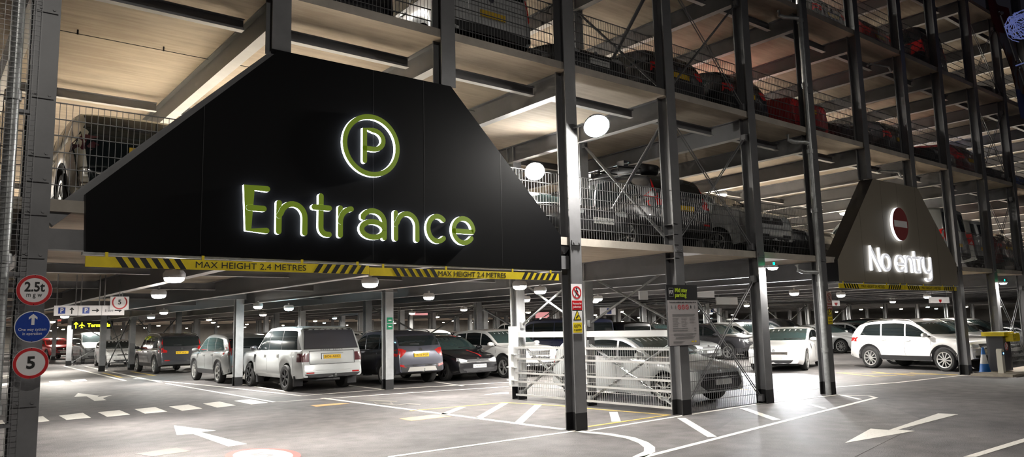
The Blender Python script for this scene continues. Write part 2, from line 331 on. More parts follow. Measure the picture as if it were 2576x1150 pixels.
class Car:
    def __init__(s, key, p):
        s.key = key; s.p = p
        L, W = p['L'], p['W']; s.L, s.W = L, W
        s.top = pchip(p['top']); s.belt = pchip(p['belt'])
        s.wr = p['wr']; s.ra = p.get('ra', s.wr + 0.055); s.ax = p['ax']
        xs = [-L / 2 + L * k / 34 for k in range(35)]
        for e in (-1, 1): xs += [e * (L / 2 - d) for d in (0.0, 0.012, 0.035, 0.07, 0.12, 0.18)]
        for xw in s.ax: xs += [xw + s.ra * math.cos(PI * k / 12) for k in range(13)] + [xw + s.ra * 1.001, xw - s.ra * 1.001]
        xs += [q[0] for q in p['top']]
        xs = sorted(xs); o = [xs[0]]
        for x in xs[1:]:
            if x - o[-1] > 0.009: o.append(x)
        o[-1] = xs[-1]; s.xs = o
        s.body_mesh()
    def hw(s, x):
        xa = s.L / 2 - s.p.get('taper', 0.8); k = s.p.get('kt', 0.13); a = abs(x)
        return s.W / 2 * (1 - (k * ((a - xa) / (s.L / 2 - xa)) ** 2.4 if a > xa else 0))
    def zb(s, x):
        z = s.p['sill']; e = s.L / 2 - abs(x)
        if e < 0.55: z += (s.p.get('over', 0.08)) * (1 - e / 0.55) ** 1.5
        for xw in s.ax:
            d = abs(x - xw)
            if d <= s.ra * 1.0005: z = max(z, s.wr + math.sqrt(max(0, s.ra ** 2 - d * d)))
        return z
    def section(s, x):
        zb, zt, w = s.zb(x), s.top(x), s.hw(x)
        zs = min(s.belt(x), zt - 0.07); u = zt - zs; hh = zs - zb; tum = s.p.get('tum', 0.19)
        wr = w * 0.95 - tum * max(0.0, u - 0.07)
        q = min(1.0, u / 0.4)
        return [(w * 0.93, zb), (w * 0.985, zb + 0.22 * hh), (w, zb + 0.55 * hh), (w * 0.99, zb + 0.86 * hh), (w * 0.965, zs), (w * 0.945 - 0.02 * q, zs + min(0.03, 0.3 * u)),
                ((w * 0.945 + wr) / 2, zs + u * 0.5), (wr, zs + u - 0.012 - 0.065 * q), (wr * 0.93, zs + u - 0.004 - 0.02 * q), (wr * 0.6, zt), (0, zt + 0.012 * q)]
    def body_mesh(s):
        v = []; f = []; mi = []; n = 11; N = 2 * n - 1
        for x in s.xs:
            sec = s.section(x)
            v += [(x, y, z) for y, z in sec] + [(x, -y, z) for y, z in sec[-2::-1]]
        for i in range(len(s.xs) - 1):
            a, b = i * N, (i + 1) * N
            for j in range(N - 1): f.append((a + j, a + j + 1, b + j + 1, b + j)); mi.append(0)
            f.append((a, b, b + N - 1, a + N - 1)); mi.append(1)
        for e, i in ((-1, 0), (1, len(s.xs) - 1)):
            a = i * N; x = s.xs[i]; K = 6; rows = []
            for j in range(n - 1):
                y, z = v[a + j][1], v[a + j][2]; r = [a + j]
                for c in range(1, K):
                    yy = y * (1 - 2 * c / K); r.append(len(v)); v.append((x + e * 0.055 * (1 - (yy / y) ** 2), yy, z))
                r.append(a + N - 1 - j); rows.append(r)
            for j in range(n - 2):
                for c in range(K):
                    q = (rows[j][c], rows[j][c + 1], rows[j + 1][c + 1], rows[j + 1][c]); f.append(q if e < 0 else q[::-1]); mi.append(0)
            for c in range(K):
                q = (rows[-1][c], rows[-1][c + 1], a + n - 1); f.append(q if e < 0 else q[::-1]); mi.append(0)
        s.v, s.f, s.mi = v, f, mi
        s.bvh = BVHTree.FromPolygons([Vector(p) for p in v], f)
    def patch(s, polys, dirn, off=0.004, th=0.012, mx=0.13):
        """Sheets with thickness that follow the body: outlines (x,z) for L/R, (y,z) for F/B, (x,y) for T."""
        mb = MB()
        for poly in polys:
            bm = bmesh.new(); vs = [bm.verts.new((a, b, 0)) for a, b in poly]
            try: bm.faces.new(vs)
            except ValueError: bm.free(); continue
            bmesh.ops.triangulate(bm, faces=bm.faces[:])
            for _ in range(4):
                le = [e for e in bm.edges if e.calc_length() > mx]
                if not le: break
                bmesh.ops.subdivide_edges(bm, edges=le, cuts=1, use_grid_fill=False); bmesh.ops.triangulate(bm, faces=[q for q in bm.faces if len(q.verts) > 3])
            bm.verts.index_update()
            out = []; nrm = []
            for w in bm.verts:
                a, b = w.co.x, w.co.y
                o, d = {'L': ((a, 4, b), (0, -1, 0)), 'R': ((a, -4, b), (0, 1, 0)), 'F': ((6, a, b), (-1, 0, 0)), 'B': ((-6, a, b), (1, 0, 0)), 'T': ((a, b, 4), (0, 0, -1))}[dirn]
                h = s.bvh.ray_cast(Vector(o), Vector(d))
                if h[0] is None:
                    g = {'L': (a, s.W / 2, b), 'R': (a, -s.W / 2, b), 'F': (s.L / 2, a, b), 'B': (-s.L / 2, a, b), 'T': (a, b, 2)}[dirn]
                    h = s.bvh.find_nearest(Vector(g))
                p, nn = h[0], h[1]
                if nn.dot(Vector(d)) > 0: nn = -nn
                out.append(p + nn * off); nrm.append(nn)
            k = len(out); fs = [tuple(x.index for x in q.verts) for q in bm.faces]
            mb.add(out + [p - n_ * th for p, n_ in zip(out, nrm)], fs + [tuple(i + k for i in q[::-1]) for q in fs] + [(e.verts[0].index, e.verts[1].index, e.verts[1].index + k, e.verts[0].index + k) for e in bm.edges if len(e.link_faces) == 1])
            bm.free()
        return mb
    def win_polys(s):
        P = s.p['pillars']; out = []; g = s.p.get('gap', 0.03); rk = s.p.get('rake', 0.2)
        for i in range(len(P) - 1):
            xa, xb = P[i] - (g if i else 0), P[i + 1] + (g if i < len(P) - 2 else 0); up = []; lo = []
            for k in range(9):
                x = xa + (xb - xa) * k / 8
                zl = s.belt(x) + 0.045; zu = s.top(x) - s.p.get('hdr', 0.115)
                if i == len(P) - 2:
                    lim = zl + (x - xb) / max(0.01, rk) * (zu - zl) if rk > 0 else 9
                    zu = min(zu, max(zl + 0.012, lim)) if rk > 0 else zu
                if zu < zl + 0.012: zu = zl + 0.012
                up.append((x, zu)); lo.append((x, zl))
            out.append(up + lo[::-1])
        return out
    def build(s):
        p = s.p; L, W = s.L, s.W
        root = bpy.data.objects.new('car', None); COL.objects.link(root); root.empty_display_size = 0.3
        me = bpy.data.meshes.new('body'); me.from_pydata(s.v, [], s.f); me.materials.append(PAINT['grey']); me.materials.append(M_UND)
        for q, m in zip(me.polygons, s.mi): q.material_index = m; q.use_smooth = True
        bm = bmesh.new(); bm.from_mesh(me); bmesh.ops.recalc_face_normals(bm, faces=bm.faces); bm.to_mesh(me); bm.free()
        me.set_sharp_from_angle(angle=math.radians(38))
        bo = bpy.data.objects.new('body', me); COL.objects.link(bo); bo.parent = root
        def part(name, mb, m, smooth=35, parent=root): return mb.build(name, m, parent=parent, smooth=smooth)
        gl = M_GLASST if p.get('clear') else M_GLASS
        if p.get('floating'):
            keep = p['pillars']; p['pillars'] = [keep[0] + .06, -L / 2 + .2]; hd = p.get('hdr', .115); p['hdr'] = hd - .02
            q = s.win_polys()[0]; p['pillars'] = keep; p['hdr'] = hd
            for d in 'LR': part('pillar_trim', s.patch([q], d, 0.002), M_TRIM)
        for poly in s.win_polys():
            for d in 'LR': part('side_window', s.patch([poly], d, 0.006), gl)
        # panel gaps
        gp = []
        zl0 = p['sill'] + 0.12
        for x in p['pillars'][:-1][0:1] + p['pillars'][1:-1] + ([p['pillars'][-1] + 0.12] if len(p['pillars']) > 3 else []):
            zt = s.belt(x) + 0.02
            if any(abs(x - a) < s.ra + 0.05 for a in s.ax): zl = max(s.zb(x), s.wr + s.ra) + 0.06
            else: zl = zl0
            if zl < zt: gp.append([(x - 0.005, zl), (x + 0.005, zl), (x + 0.005, zt), (x - 0.005, zt)])
        for q in gp:
            for d in 'LR': part('door_gap', s.patch([q], d, 0.002, 0.006), M_TRIM)
        for x in p['pillars'][1:-1]:
            for e, d in ((1, 'L'), (-1, 'R')):
                z = s.belt(x) - 0.09; h = s.bvh.ray_cast(Vector((x + 0.12, e * 4, z)), Vector((0, -e, 0)))
                if h[0]: part('door_handle', MB().box(x + 0.04, x + 0.22, h[0].y - 0.01 if e > 0 else h[0].y - 0.03, h[0].y + 0.03 if e > 0 else h[0].y + 0.01, z - 0.014, z + 0.014), bo.data.materials[0] if not p.get('chrome') else M_CHR)
        # screens
        xc, xr = p['screen']; zc, zr = s.top(xc) + 0.03, s.top(xr) - 0.035
        wc, wr_ = s.section(xc)[4][0] * 0.90, s.section(xr)[7][0] * 0.93
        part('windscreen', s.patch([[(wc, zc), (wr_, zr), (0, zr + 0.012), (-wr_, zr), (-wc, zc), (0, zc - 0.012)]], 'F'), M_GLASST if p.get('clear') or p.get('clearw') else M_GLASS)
        part('wiper', s.patch([[(wc * 0.85, zc + 0.01), (wc * 0.1, zc + 0.03), (wc * 0.1, zc + 0.05), (wc * 0.85, zc + 0.03)]], 'F', 0.014, 0.01), M_TRIM)
        xa, xb = p['rearglass']; za, zb_ = s.top(xa) - 0.05, s.top(xb) + 0.03
        wa, wb = s.section(xa)[7][0] * 0.93, s.section(xb)[5][0] * 0.92
        if p.get('rg_z'): za, zb_ = p['rg_z']
        part('rear_window', s.patch([[(wa, za), (0, za + 0.012), (-wa, za), (-wb, zb_), (0, zb_ - 0.02), (wb, zb_)]], 'B', 0.010), p.get('rgm', M_GLASS))
        part('rear_wiper', s.patch([[(0.0, zb_ + 0.02), (0.34, zb_ + 0.035), (0.34, zb_ + 0.05), (0.0, zb_ + 0.05)]], 'B', 0.014, 0.01), M_TRIM)
        for poly in p.get('heads', []):
            for e in (1, -1): part('headlight', s.patch([[(e * a, b) for a, b in poly]], 'F', 0.006), p.get('headm', M_HEAD))
        for poly in p.get('headsides', []):
            for d in 'LR': part('headlight', s.patch([poly], d, 0.006), p.get('headm', M_HEAD))
        for poly in p.get('tails', []):
            for e in (1, -1): part('tail_light', s.patch([[(e * a, b) for a, b in poly]], 'B', 0.008), p.get('tailm', M_TAIL))
        for poly in p.get('tailsides', []):
            for d in 'LR': part('tail_light', s.patch([poly], d, 0.008), p.get('tailm', M_TAIL))
        for k, q in enumerate(p.get('patches', [])): part(q[0], s.patch(q[1], q[2], q[4] if len(q) > 4 else 0.006 + 0.002 * k), q[3])
        if p.get('clad'):
            for xw in s.ax:
                ro = s.ra + 0.07; t0 = math.asin(max(-1, min(1, (p['sill'] + 0.02 - s.wr) / ro)))
                a = [t0 + (PI - 2 * t0) * k / 14 for k in range(15)]; ti = math.asin(max(-1, min(1, (p['sill'] + 0.02 - s.wr) / s.ra)))
                ai = [ti + (PI - 2 * ti) * k / 14 for k in range(15)]
                poly = [(xw + ro * math.cos(t), s.wr + ro * math.sin(t)) for t in a] + [(xw + (s.ra + 0.004) * math.cos(t), s.wr + (s.ra + 0.004) * math.sin(t)) for t in ai[::-1]]
                for d in 'LR': part('arch_trim', s.patch([poly], d, 0.012, 0.02), M_TRIM)
            q = [(s.ax[0] - s.ra - 0.06, p['sill'] + 0.01), (s.ax[0] - s.ra - 0.06, p['sill'] + 0.16), (s.ax[1] + s.ra + 0.06, p['sill'] + 0.16), (s.ax[1] + s.ra + 0.06, p['sill'] + 0.01)]
            for d in 'LR': part('sill_trim', s.patch([q], d, 0.012, 0.02), M_TRIM)
        # plates
        for e, zz, m in ((1, p['plf'], M_PLW), (-1, p['plr'], M_PLY)):
            h = s.bvh.ray_cast(Vector((e * 6, 0, zz)), Vector((-e, 0, 0)))
            if h[0]: part('number_plate', MB().box(h[0].x - 0.02 if e > 0 else h[0].x - 0.025, h[0].x + 0.025 if e > 0 else h[0].x + 0.02, -0.26, 0.26, zz - 0.056, zz + 0.056), m, None)
        for e, zz in ((1, p['bf']), (-1, p['br'])):
            h = s.bvh.ray_cast(Vector((e * 6, 0, zz)), Vector((-e, 0, 0)))
            if h[0]: part('badge', MB().lathe([(0.0, 0.02), (0.05, 0.02), (0.055, 0.0), (0.0, 0.0)], 20, 'X', (h[0].x - 0.005 if e > 0 else h[0].x - 0.015, 0, zz)), M_CHR)
        # mirrors
        xm = p['pillars'][0] - 0.12; zm = s.belt(xm) + 0.11; w = s.section(xm)[4][0]
        for e in (1, -1):
            b = MB(); pr = [(0.0, -0.075), (0.5, -0.07), (0.85, -0.04), (1, 0.0), (0.9, 0.045), (0.6, 0.07), (0.0, 0.075)]
            v = [(xm + 0.075 * math.cos(t) * r - 0.0, e * (w + 0.13 + 0.115 * hh / 0.075), zm + 0.075 * math.sin(t) * r) for r, hh in pr for t in [2 * PI * k / 12 for k in range(12)]]
            fs = [(i * 12 + k, i * 12 + (k + 1) % 12, (i + 1) * 12 + (k + 1) % 12, (i + 1) * 12 + k) for i in range(len(pr) - 1) for k in range(12)]
            b.add(v, fs); b.bar((xm, e * (w - 0.04), zm - 0.05), (xm, e * (w + 0.1), zm - 0.02), 0.05, 0.04)
            o = part('door_mirror', b, p.get('mirm', PAINT['grey']), 50); o['mir'] = 1
        # wheels
        if 'tyre_%s' % s.key not in WHEELS: WHEELS['tyre_%s' % s.key] = wheel_meshes(s.wr, p.get('tw', 0.215), p.get('spokes', 5), p.get('rimm', M_RIM))
        tm, rm = WHEELS['tyre_%s' % s.key]; yw = W / 2 - 0.125
        for xw in s.ax:
            for e in (1, -1):
                t = bpy.data.objects.new('wheel', tm); COL.objects.link(t); t.parent = root; t.location = (xw, e * yw, s.wr); t.rotation_euler = (0, random.uniform(0, 1.2), 0 if e > 0 else PI)
                r = bpy.data.objects.new('rim', rm); COL.objects.link(r); r.parent = t
        if p.get('rails'):
            x0, x1 = p['rails']
            for e in (1, -1):
                pts = []
                for k in range(9):
                    x = x0 + (x1 - x0) * k / 8; sec = s.section(x); pts.append((x, e * (sec[8][0] + 0.0), sec[8][1] + (0.045 if 0 < k < 8 else 0.005)))
                part('roof_rail', MB().tube(pts, 0.016, 8), p.get('railm', M_CHR), 60)
        return root
WHEELS = {}
def wheel_meshes(r, w, ns, rimm):
    b = MB(); ri = r * 0.68
    b.lathe([(ri, w / 2 - 0.02), (ri + 0.012, w / 2), (r - 0.03, w / 2), (r - 0.008, w / 2 - 0.02), (r, w / 2 - 0.045), (r, -w / 2 + 0.045), (r - 0.01, -w / 2 + 0.015), (r - 0.03, -w / 2), (ri, -w / 2), (ri * 0.2, -w / 2 + 0.01)], 32, 'Y')
    b.lathe([(0.01, w / 2 - 0.09), (ri, w / 2 - 0.09)], 24, 'Y')
    t = b.build('wheel', M_TYRE, smooth=35); tm = t.data; bpy.data.objects.remove(t)
    b = MB(); b.lathe([(ri * 0.9, w / 2 - 0.06), (ri * 0.93, w / 2 - 0.008), (ri + 0.012, w / 2 - 0.002), (ri + 0.012, w / 2 - 0.03)], 32, 'Y')
    b.lathe([(0.0, w / 2 - 0.012), (0.035, w / 2 - 0.012), (0.06, w / 2 - 0.03), (0.06, w / 2 - 0.08)], 16, 'Y')
    for k in range(ns):
        for dl in ((-0.13, 0.13) if ns < 8 else (0,)):
            a = 2 * PI * k / ns; a2 = a + dl * (1.0); wd = 0.030 if ns < 8 else 0.034
            p0 = (0.04 * math.cos(a), w / 2 - 0.03, 0.04 * math.sin(a)); p1 = (ri * 0.95 * math.cos(a2), w / 2 - 0.03, ri * 0.95 * math.sin(a2))
            b.bar(p0, p1, 0.03, wd, up=Vector((0, 1, 0)))
    o = b.build('rim', rimm, smooth=30); rm = o.data; bpy.data.objects.remove(o)
    return tm, rm

def suv(L, W, H, **k):
    """A crossover outline scaled to the given length, width and height."""
    h = L / 2; g = H - 0.06
    d = dict(L=L, W=W, sill=0.30, wr=0.35, ax=(h - 0.86, -h + 0.86), over=0.10, taper=0.85, kt=0.13, clad=True,
             top=[(h, 0.72), (h - .035, 0.84), (h - .10, 0.93), (h - .3, 1.00), (h - 1.0, 1.07), (h - 1.18, 1.12), (h - 1.75, g - .09), (h - 2.05, g + 0.02), (h - 2.6, H), (h - 3.4, H - .03), (-h + .48, H - .12), (-h + .33, H - .2), (-h + .13, 1.14), (-h + .06, 1.0), (-h + .02, 0.8), (-h, 0.6)],
             belt=[(h, 0.9), (h - 1.2, 1.0), (0, 1.03), (-h, 1.08)], pillars=[h - 1.25, h - 2.18, h - 3.08, -h + .48], rake=0.22, screen=(h - 1.16, h - 1.95), rearglass=(-h + .42, -h + .14),
             plf=0.55, plr=0.90, bf=0.80, br=1.06, rails=(h - 2.1, -h + .55),
             heads=[[(0.45, 0.80), (0.80, 0.86), (0.83, 0.78), (0.78, 0.72), (0.48, 0.74)]],
             tails=[[(0.60, 1.06), (0.86, 1.09), (0.88, 0.88), (0.70, 0.86), (0.60, 0.95)]],
             patches=[('grille', [[(-0.42, 0.84), (0.42, 0.84), (0.38, 0.68), (-0.38, 0.68)]], 'F', M_TRIM), ('lower_intake', [[(-0.7, 0.50), (0.7, 0.50), (0.62, 0.36), (-0.62, 0.36)]], 'F', M_TRIM),
                      ('bumper_trim', [[(-0.8, 0.52), (0.8, 0.52), (0.78, 0.40), (-0.78, 0.40)]], 'B', M_TRIM), ('reflector', [[(0.5, 0.60), (0.72, 0.60), (0.72, 0.56), (0.5, 0.56)], [(-0.72, 0.60), (-0.5, 0.60), (-0.5, 0.56), (-0.72, 0.56)]], 'B', M_TAIL)])
    d.update(k); return d
def hatch(L, W, H, **k):
    h = L / 2
    d = dict(L=L, W=W, sill=0.20, wr=0.315, ax=(h - 0.80, -h + 0.74), over=0.07, taper=0.75, kt=0.14,
             top=[(h, 0.58), (h - .03, 0.67), (h - .10, 0.74), (h - .35, 0.83), (h - .95, 0.93), (h - 1.1, 0.97), (h - 1.8, H - .1), (h - 2.1, H - .02), (h - 2.6, H), (h - 3.2, H - .05), (-h + .36, H - .17), (-h + .11, 0.98), (-h + .04, 0.85), (-h + .01, 0.7), (-h, 0.55)],
             belt=[(h, 0.80), (h - 1.1, 0.90), (0, 0.93), (-h, 0.99)], pillars=[h - 1.2, h - 2.12, h - 2.98, -h + .5], rake=0.2, screen=(h - 1.08, h - 1.95), rearglass=(-h + .36, -h + .12),
             plf=0.47, plr=0.74, bf=0.68, br=0.90,
             heads=[[(0.42, 0.66), (0.76, 0.74), (0.78, 0.64), (0.70, 0.59), (0.46, 0.60)]], tails=[[(0.52, 0.93), (0.80, 0.96), (0.82, 0.76), (0.62, 0.74), (0.52, 0.82)]],
             patches=[('grille', [[(-0.42, 0.68), (0.42, 0.68), (0.42, 0.62), (-0.42, 0.62)]], 'F', M_TRIM), ('lower_intake', [[(-0.62, 0.40), (0.62, 0.40), (0.55, 0.26), (-0.55, 0.26)]], 'F', M_TRIM), ('bumper_trim', [[(-0.66, 0.36), (0.66, 0.36), (0.62, 0.26), (-0.62, 0.26)]], 'B', M_TRIM)])
    d.update(k); return d
def saloon(L, W, H, **k):
    h = L / 2
    d = hatch(L, W, H)
    d.update(wr=0.335, ax=(h - 0.90, -h + 1.0), top=[(h, 0.56), (h - .03, 0.66), (h - .12, 0.74), (h - .4, 0.83), (h - 1.15, 0.94), (h - 1.32, 0.98), (h - 2.1, H - .09), (h - 2.45, H - .01), (h - 2.8, H), (h - 3.4, H - .06), (-h + .85, 1.12), (-h + .5, 1.05), (-h + .1, 1.0), (-h + .03, 0.86), (-h, 0.6)],
             belt=[(h, 0.78), (h - 1.3, 0.90), (0, 0.94), (-h, 0.98)], pillars=[h - 1.45, h - 2.42, h - 3.3, -h + 1.0], rake=0.45, screen=(h - 1.3, h - 2.3), rearglass=(h - 3.35, -h + .88))
    d.update(k); return d
def van(L, W, H, **k):
    h = L / 2
    d = dict(L=L, W=W, sill=0.28, wr=0.34, ax=(h - 0.92, -h + 0.98), over=0.08, taper=0.6, kt=0.11, tum=0.12,
             top=[(h, 0.72), (h - .04, 0.86), (h - .12, 0.98), (h - .5, 1.14), (h - .85, 1.25), (h - 1.0, 1.30), (h - 1.55, H - .13), (h - 1.85, H - .03), (h - 2.4, H), (-h + .4, H - .01), (-h + .14, H - .08), (-h + .08, 1.2), (-h + .03, 0.9), (-h, 0.6)],
             belt=[(h, 0.95), (h - 1.0, 1.10), (-h, 1.14)], pillars=[h - 1.1, h - 2.05, h - 3.3, -h + .35], rake=0.03, hdr=0.16, screen=(h - .98, h - 1.75), rearglass=(-h + .16, -h + .1), rg_z=(H - .2, 1.2),
             plf=0.5, plr=0.75, bf=0.85, br=1.05, heads=[[(0.48, 0.92), (0.80, 1.0), (0.84, 0.86), (0.6, 0.80)]], tails=[[(0.78, 1.25), (0.90, 1.25), (0.92, 0.80), (0.80, 0.80)]],
             patches=[('grille', [[(-0.45, 0.9), (0.45, 0.9), (0.42, 0.74), (-0.42, 0.74)]], 'F', M_TRIM), ('lower_intake', [[(-0.7, 0.5), (0.7, 0.5), (0.64, 0.34), (-0.64, 0.34)]], 'F', M_TRIM), ('bumper_trim', [[(-0.8, 0.5), (0.8, 0.5), (0.8, 0.36), (-0.8, 0.36)]], 'B', M_TRIM)])
    d.update(k); return d

RECT = lambda y0, y1, z0, z1: [(y0, z0), (y1, z0), (y1, z1), (y0, z1)]
h_ = 4.95 / 2
CAR_P = dict(
    boxy=suv(4.95, 1.96, 1.86, clad=False, sill=0.36, wr=0.375, tum=0.2, kt=0.09, taper=0.6, over=0.05, ax=(h_ - .88, -h_ + 1.12), rails=None, tw=0.25,
             top=[(h_, .8), (h_ - .03, .98), (h_ - .09, 1.06), (h_ - .5, 1.10), (h_ - 1.2, 1.14), (h_ - 1.38, 1.17), (h_ - 1.98, 1.72), (h_ - 2.2, 1.82), (h_ - 2.8, 1.84), (h_ - 4.0, 1.83), (-h_ + .42, 1.80), (-h_ + .34, 1.74), (-h_ + .12, 1.20), (-h_ + .08, 1.10), (-h_ + .05, .82), (-h_ + .02, .78), (-h_, .6)],
             belt=[(h_, 1.0), (h_ - 1.3, 1.10), (0, 1.12), (-h_, 1.14)], pillars=[h_ - 1.5, h_ - 2.4, h_ - 3.38, -h_ + .42], gap=0.025, rake=0.10, floating=True, screen=(h_ - 1.36, h_ - 2.1), rearglass=(-h_ + .36, -h_ + .13), rg_z=(1.72, 1.22), rgm=mat('smoky_rear_glass', (0.06, 0.06, 0.07), 0.12, spec=0.9), rimm=M_RIMD, spokes=6, plr=0.97, br=3, tailm=M_TAILD,
             heads=[[(.55, .95), (.86, .97), (.86, .78), (.55, .78)]], tails=[[(.70, 1.08), (.905, 1.08), (.905, .84), (.70, .84)]], tailsides=[[(-h_ + .1, 1.08), (-h_ + .30, 1.08), (-h_ + .30, .84), (-h_ + .08, .84)]],
             patches=[('rear_surround', [[(.84, 1.185), (.735, 1.77), (-.735, 1.77), (-.84, 1.185)]], 'B', M_TRIM, .003), ('grille', [RECT(-.5, .5, .74, .96)], 'F', M_TRIM), ('lower_intake', [RECT(-.6, .6, .42, .56)], 'F', M_TRIM), ('tailgate_gap', [RECT(-.68, .68, 1.125, 1.135), RECT(-.68, .68, .765, .775), RECT(-.69, -.68, .77, 1.13), RECT(.68, .69, .77, 1.13)], 'B', M_TRIM), ('plate_recess', [RECT(-.34, .34, 1.055, 1.065), RECT(.32, .335, .9, 1.06)], 'B', M_TRIM),
                      ('bumper_trim', [RECT(-.84, .84, .40, .50)], 'B', M_TRIM), ('reflector', [RECT(.58, .8, .515, .55), RECT(-.8, -.58, .515, .55)], 'B', M_TAIL), ('wing_vent', [[(h_ - 1.45, .78), (h_ - 1.38, .78), (h_ - 1.36, 1.02), (h_ - 1.43, 1.02)]], 'L', M_TRIM),
                      ('roof_gap', [RECT(-h_ + .6, h_ - 2.4, -.66, -.64), RECT(-h_ + .6, h_ - 2.4, .64, .66)], 'T', M_TRIM)]),
    estate_suv=suv(4.90, 1.93, 1.76, wr=0.365, tailm=M_TAIL, tails=[[(.66, 1.50), (.75, 1.50), (.86, 1.16), (.90, 1.12), (.90, .92), (.62, .92), (.60, 1.0), (.76, 1.06), (.74, 1.2)]]),
    soft_suv=suv(4.53, 1.82, 1.68, clear=True, ax=(2.265 - .85, -2.265 + .96), tails=[[(.62, 1.45), (.70, 1.45), (.84, 1.12), (.88, .98), (.72, .94), (.70, 1.1)]], rails=None, hdr=0.13),
    small_suv=suv(4.28, 1.78, 1.66, tails=[[(.50, 1.04), (.66, 1.10), (.86, 1.12), (.88, .90), (.74, .84), (.62, .92)]], rails=(0.4, -1.5), rgm=M_GLASS, railm=M_CHR,
                  patches=[('grille', [RECT(-.42, .42, .7, .84)], 'F', M_TRIM), ('bumper_trim', [[(-.84, .62), (.84, .62), (.80, .38), (-.80, .38)]], 'B', M_TRIM), ('skid_plate', [[(-.45, .55), (.45, .55), (.52, .42), (-.52, .42)]], 'B', M_SKID), ('reflector', [[(.56, .60), (.76, .64), (.76, .58), (.56, .54)], [(-.56, .60), (-.76, .64), (-.76, .58), (-.56, .54)]], 'B', M_TAIL), ('chrome_strip', [RECT(-.3, .3, .975, 1.0)], 'B', M_CHR)]),
    family_suv=suv(4.40, 1.84, 1.62, clearw=True, spokes=10, rails=(0.4, -1.65), tails=[[(.60, 1.02), (.87, 1.05), (.88, .90), (.62, .92)]], tailsides=[[(-2.12, 1.05), (-1.92, 1.03), (-2.0, .92), (-2.14, .92)]]),
    sleek_suv=suv(4.45, 1.85, 1.62, rails=None, clearw=True, heads=[[(.42, .80), (.84, .92), (.86, .82), (.60, .74)]], patches=[('grille', [[(-.5, .88), (.5, .88), (.40, .60), (-.40, .60)]], 'F', M_TRIM), ('grille_bar', [RECT(-.44, .44, .82, .84), RECT(-.42, .42, .74, .76), RECT(-.40, .40, .66, .68)], 'F', M_CHR), ('lower_intake', [RECT(-.7, .7, .38, .5)], 'F', M_TRIM), ('bumper_trim', [RECT(-.8, .8, .4, .55)], 'B', M_TRIM)], tails=[[(.58, 1.04), (.87, 1.1), (.88, .96), (.62, .94)]]),
    hatch=hatch(4.06, 1.75, 1.45, clearw=True, rimm=M_RIMD), hatch_dark=hatch(4.25, 1.79, 1.48),
    sporty=hatch(4.38, 1.80, 1.46, clearw=True, spokes=10, heads=[[(.42, .70), (.80, .78), (.82, .70), (.50, .62)]], patches=[('grille', [[(-.62, .64), (.62, .64), (.70, .42), (.5, .30), (-.5, .30), (-.70, .42)]], 'F', M_BLACK), ('bumper_trim', [RECT(-.66, .66, .26, .36)], 'B', M_TRIM)]),
    saloon=saloon(4.75, 1.86, 1.44, clearw=True), saloon_kidney=saloon(4.70, 1.83, 1.43, clearw=True, spokes=10, patches=[('grille', [[(-.30, .72), (-.02, .72), (-.02, .52), (-.26, .52)], [(.30, .72), (.02, .72), (.02, .52), (.26, .52)]], 'F', M_BLACK), ('lower_intake', [[(.50, .50), (.82, .52), (.72, .34), (.55, .34)], [(-.50, .50), (-.82, .52), (-.72, .34), (-.55, .34)], RECT(-.4, .4, .26, .4)], 'F', M_BLACK), ('bumper_trim', [RECT(-.66, .66, .26, .36)], 'B', M_TRIM)]),
    saloon_lit=saloon(4.75, 1.86, 1.44, clearw=True, headm=M_BEAMON, heads=[[(.50, .68), (.80, .73), (.82, .66), (.56, .62)]], patches=[('grille', [RECT(-.45, .45, .55, .64)], 'F', M_CHR), ('lower_intake', [RECT(-.62, .62, .26, .38)], 'F', M_TRIM), ('bumper_trim', [RECT(-.66, .66, .26, .36)], 'B', M_TRIM)]),
    black_tail=suv(4.45, 1.84, 1.58, rails=None, tailm=M_TAILD, patches=[('grille', [RECT(-.42, .42, .7, .84)], 'F', M_TRIM), ('black_tailgate', [[(-.80, .42), (.80, .42), (.86, .9), (.80, 1.12), (.66, 1.40), (-.66, 1.40), (-.80, 1.12), (-.86, .9)]], 'B', M_GLASS)]),
    van=van(4.95, 1.92, 1.96), people_carrier=van(4.6, 1.86, 1.78))
PROTO = {}
def car(kind, colour, x, y, heading, label, group, z=0.0, cat='car', extra=None, mir=None):
    """heading: degrees of the nose from +x."""
    first = kind not in PROTO
    if first:
        PROTO[kind] = Car(kind, CAR_P[kind]); PROTO[kind].root = PROTO[kind].build(); index_kids(); root = PROTO[kind].root
    else: root = dup_tree(PROTO[kind].root)
    root.location = (x, y, z); root.rotation_euler = (0, 0, math.radians(heading)); tag(root, label, cat, group)
    kids = [o for o in (KIDS.get(root.name, []) if first else root.children)]
    for ch in kids:
        base = ch.name.split('.')[0]
        if base in ('body', 'door_mirror') or (base == 'door_handle' and not CAR_P[kind].get('chrome')):
            ch.material_slots[0].link = 'OBJECT'; ch.material_slots[0].material = PAINT[mir] if (mir and base == 'door_mirror') else PAINT[colour]
    return root
def car_text(root, body, zz, rear, kind, size=0.085, m=None, width=0.46, name='plate_characters'):
    c = PROTO[kind]; e = -1 if rear else 1
    h = c.bvh.ray_cast(Vector((e * 6, 0, zz)), Vector((-e, 0, 0)))
    pl = [o for o in root.children if o.name.startswith('number_plate') and abs(sum(v.co.z for v in o.data.vertices) / 8 - zz) < 0.02 and (sum(v.co.x for v in o.data.vertices) < 0) == rear]
    return text(body, size, m or M_TXT, pl[0] if pl else root, (h[0].x + e * 0.026, 0, zz), name, rot=(PI / 2, 0, -PI / 2 if rear else PI / 2), width=width, ext=0.001)

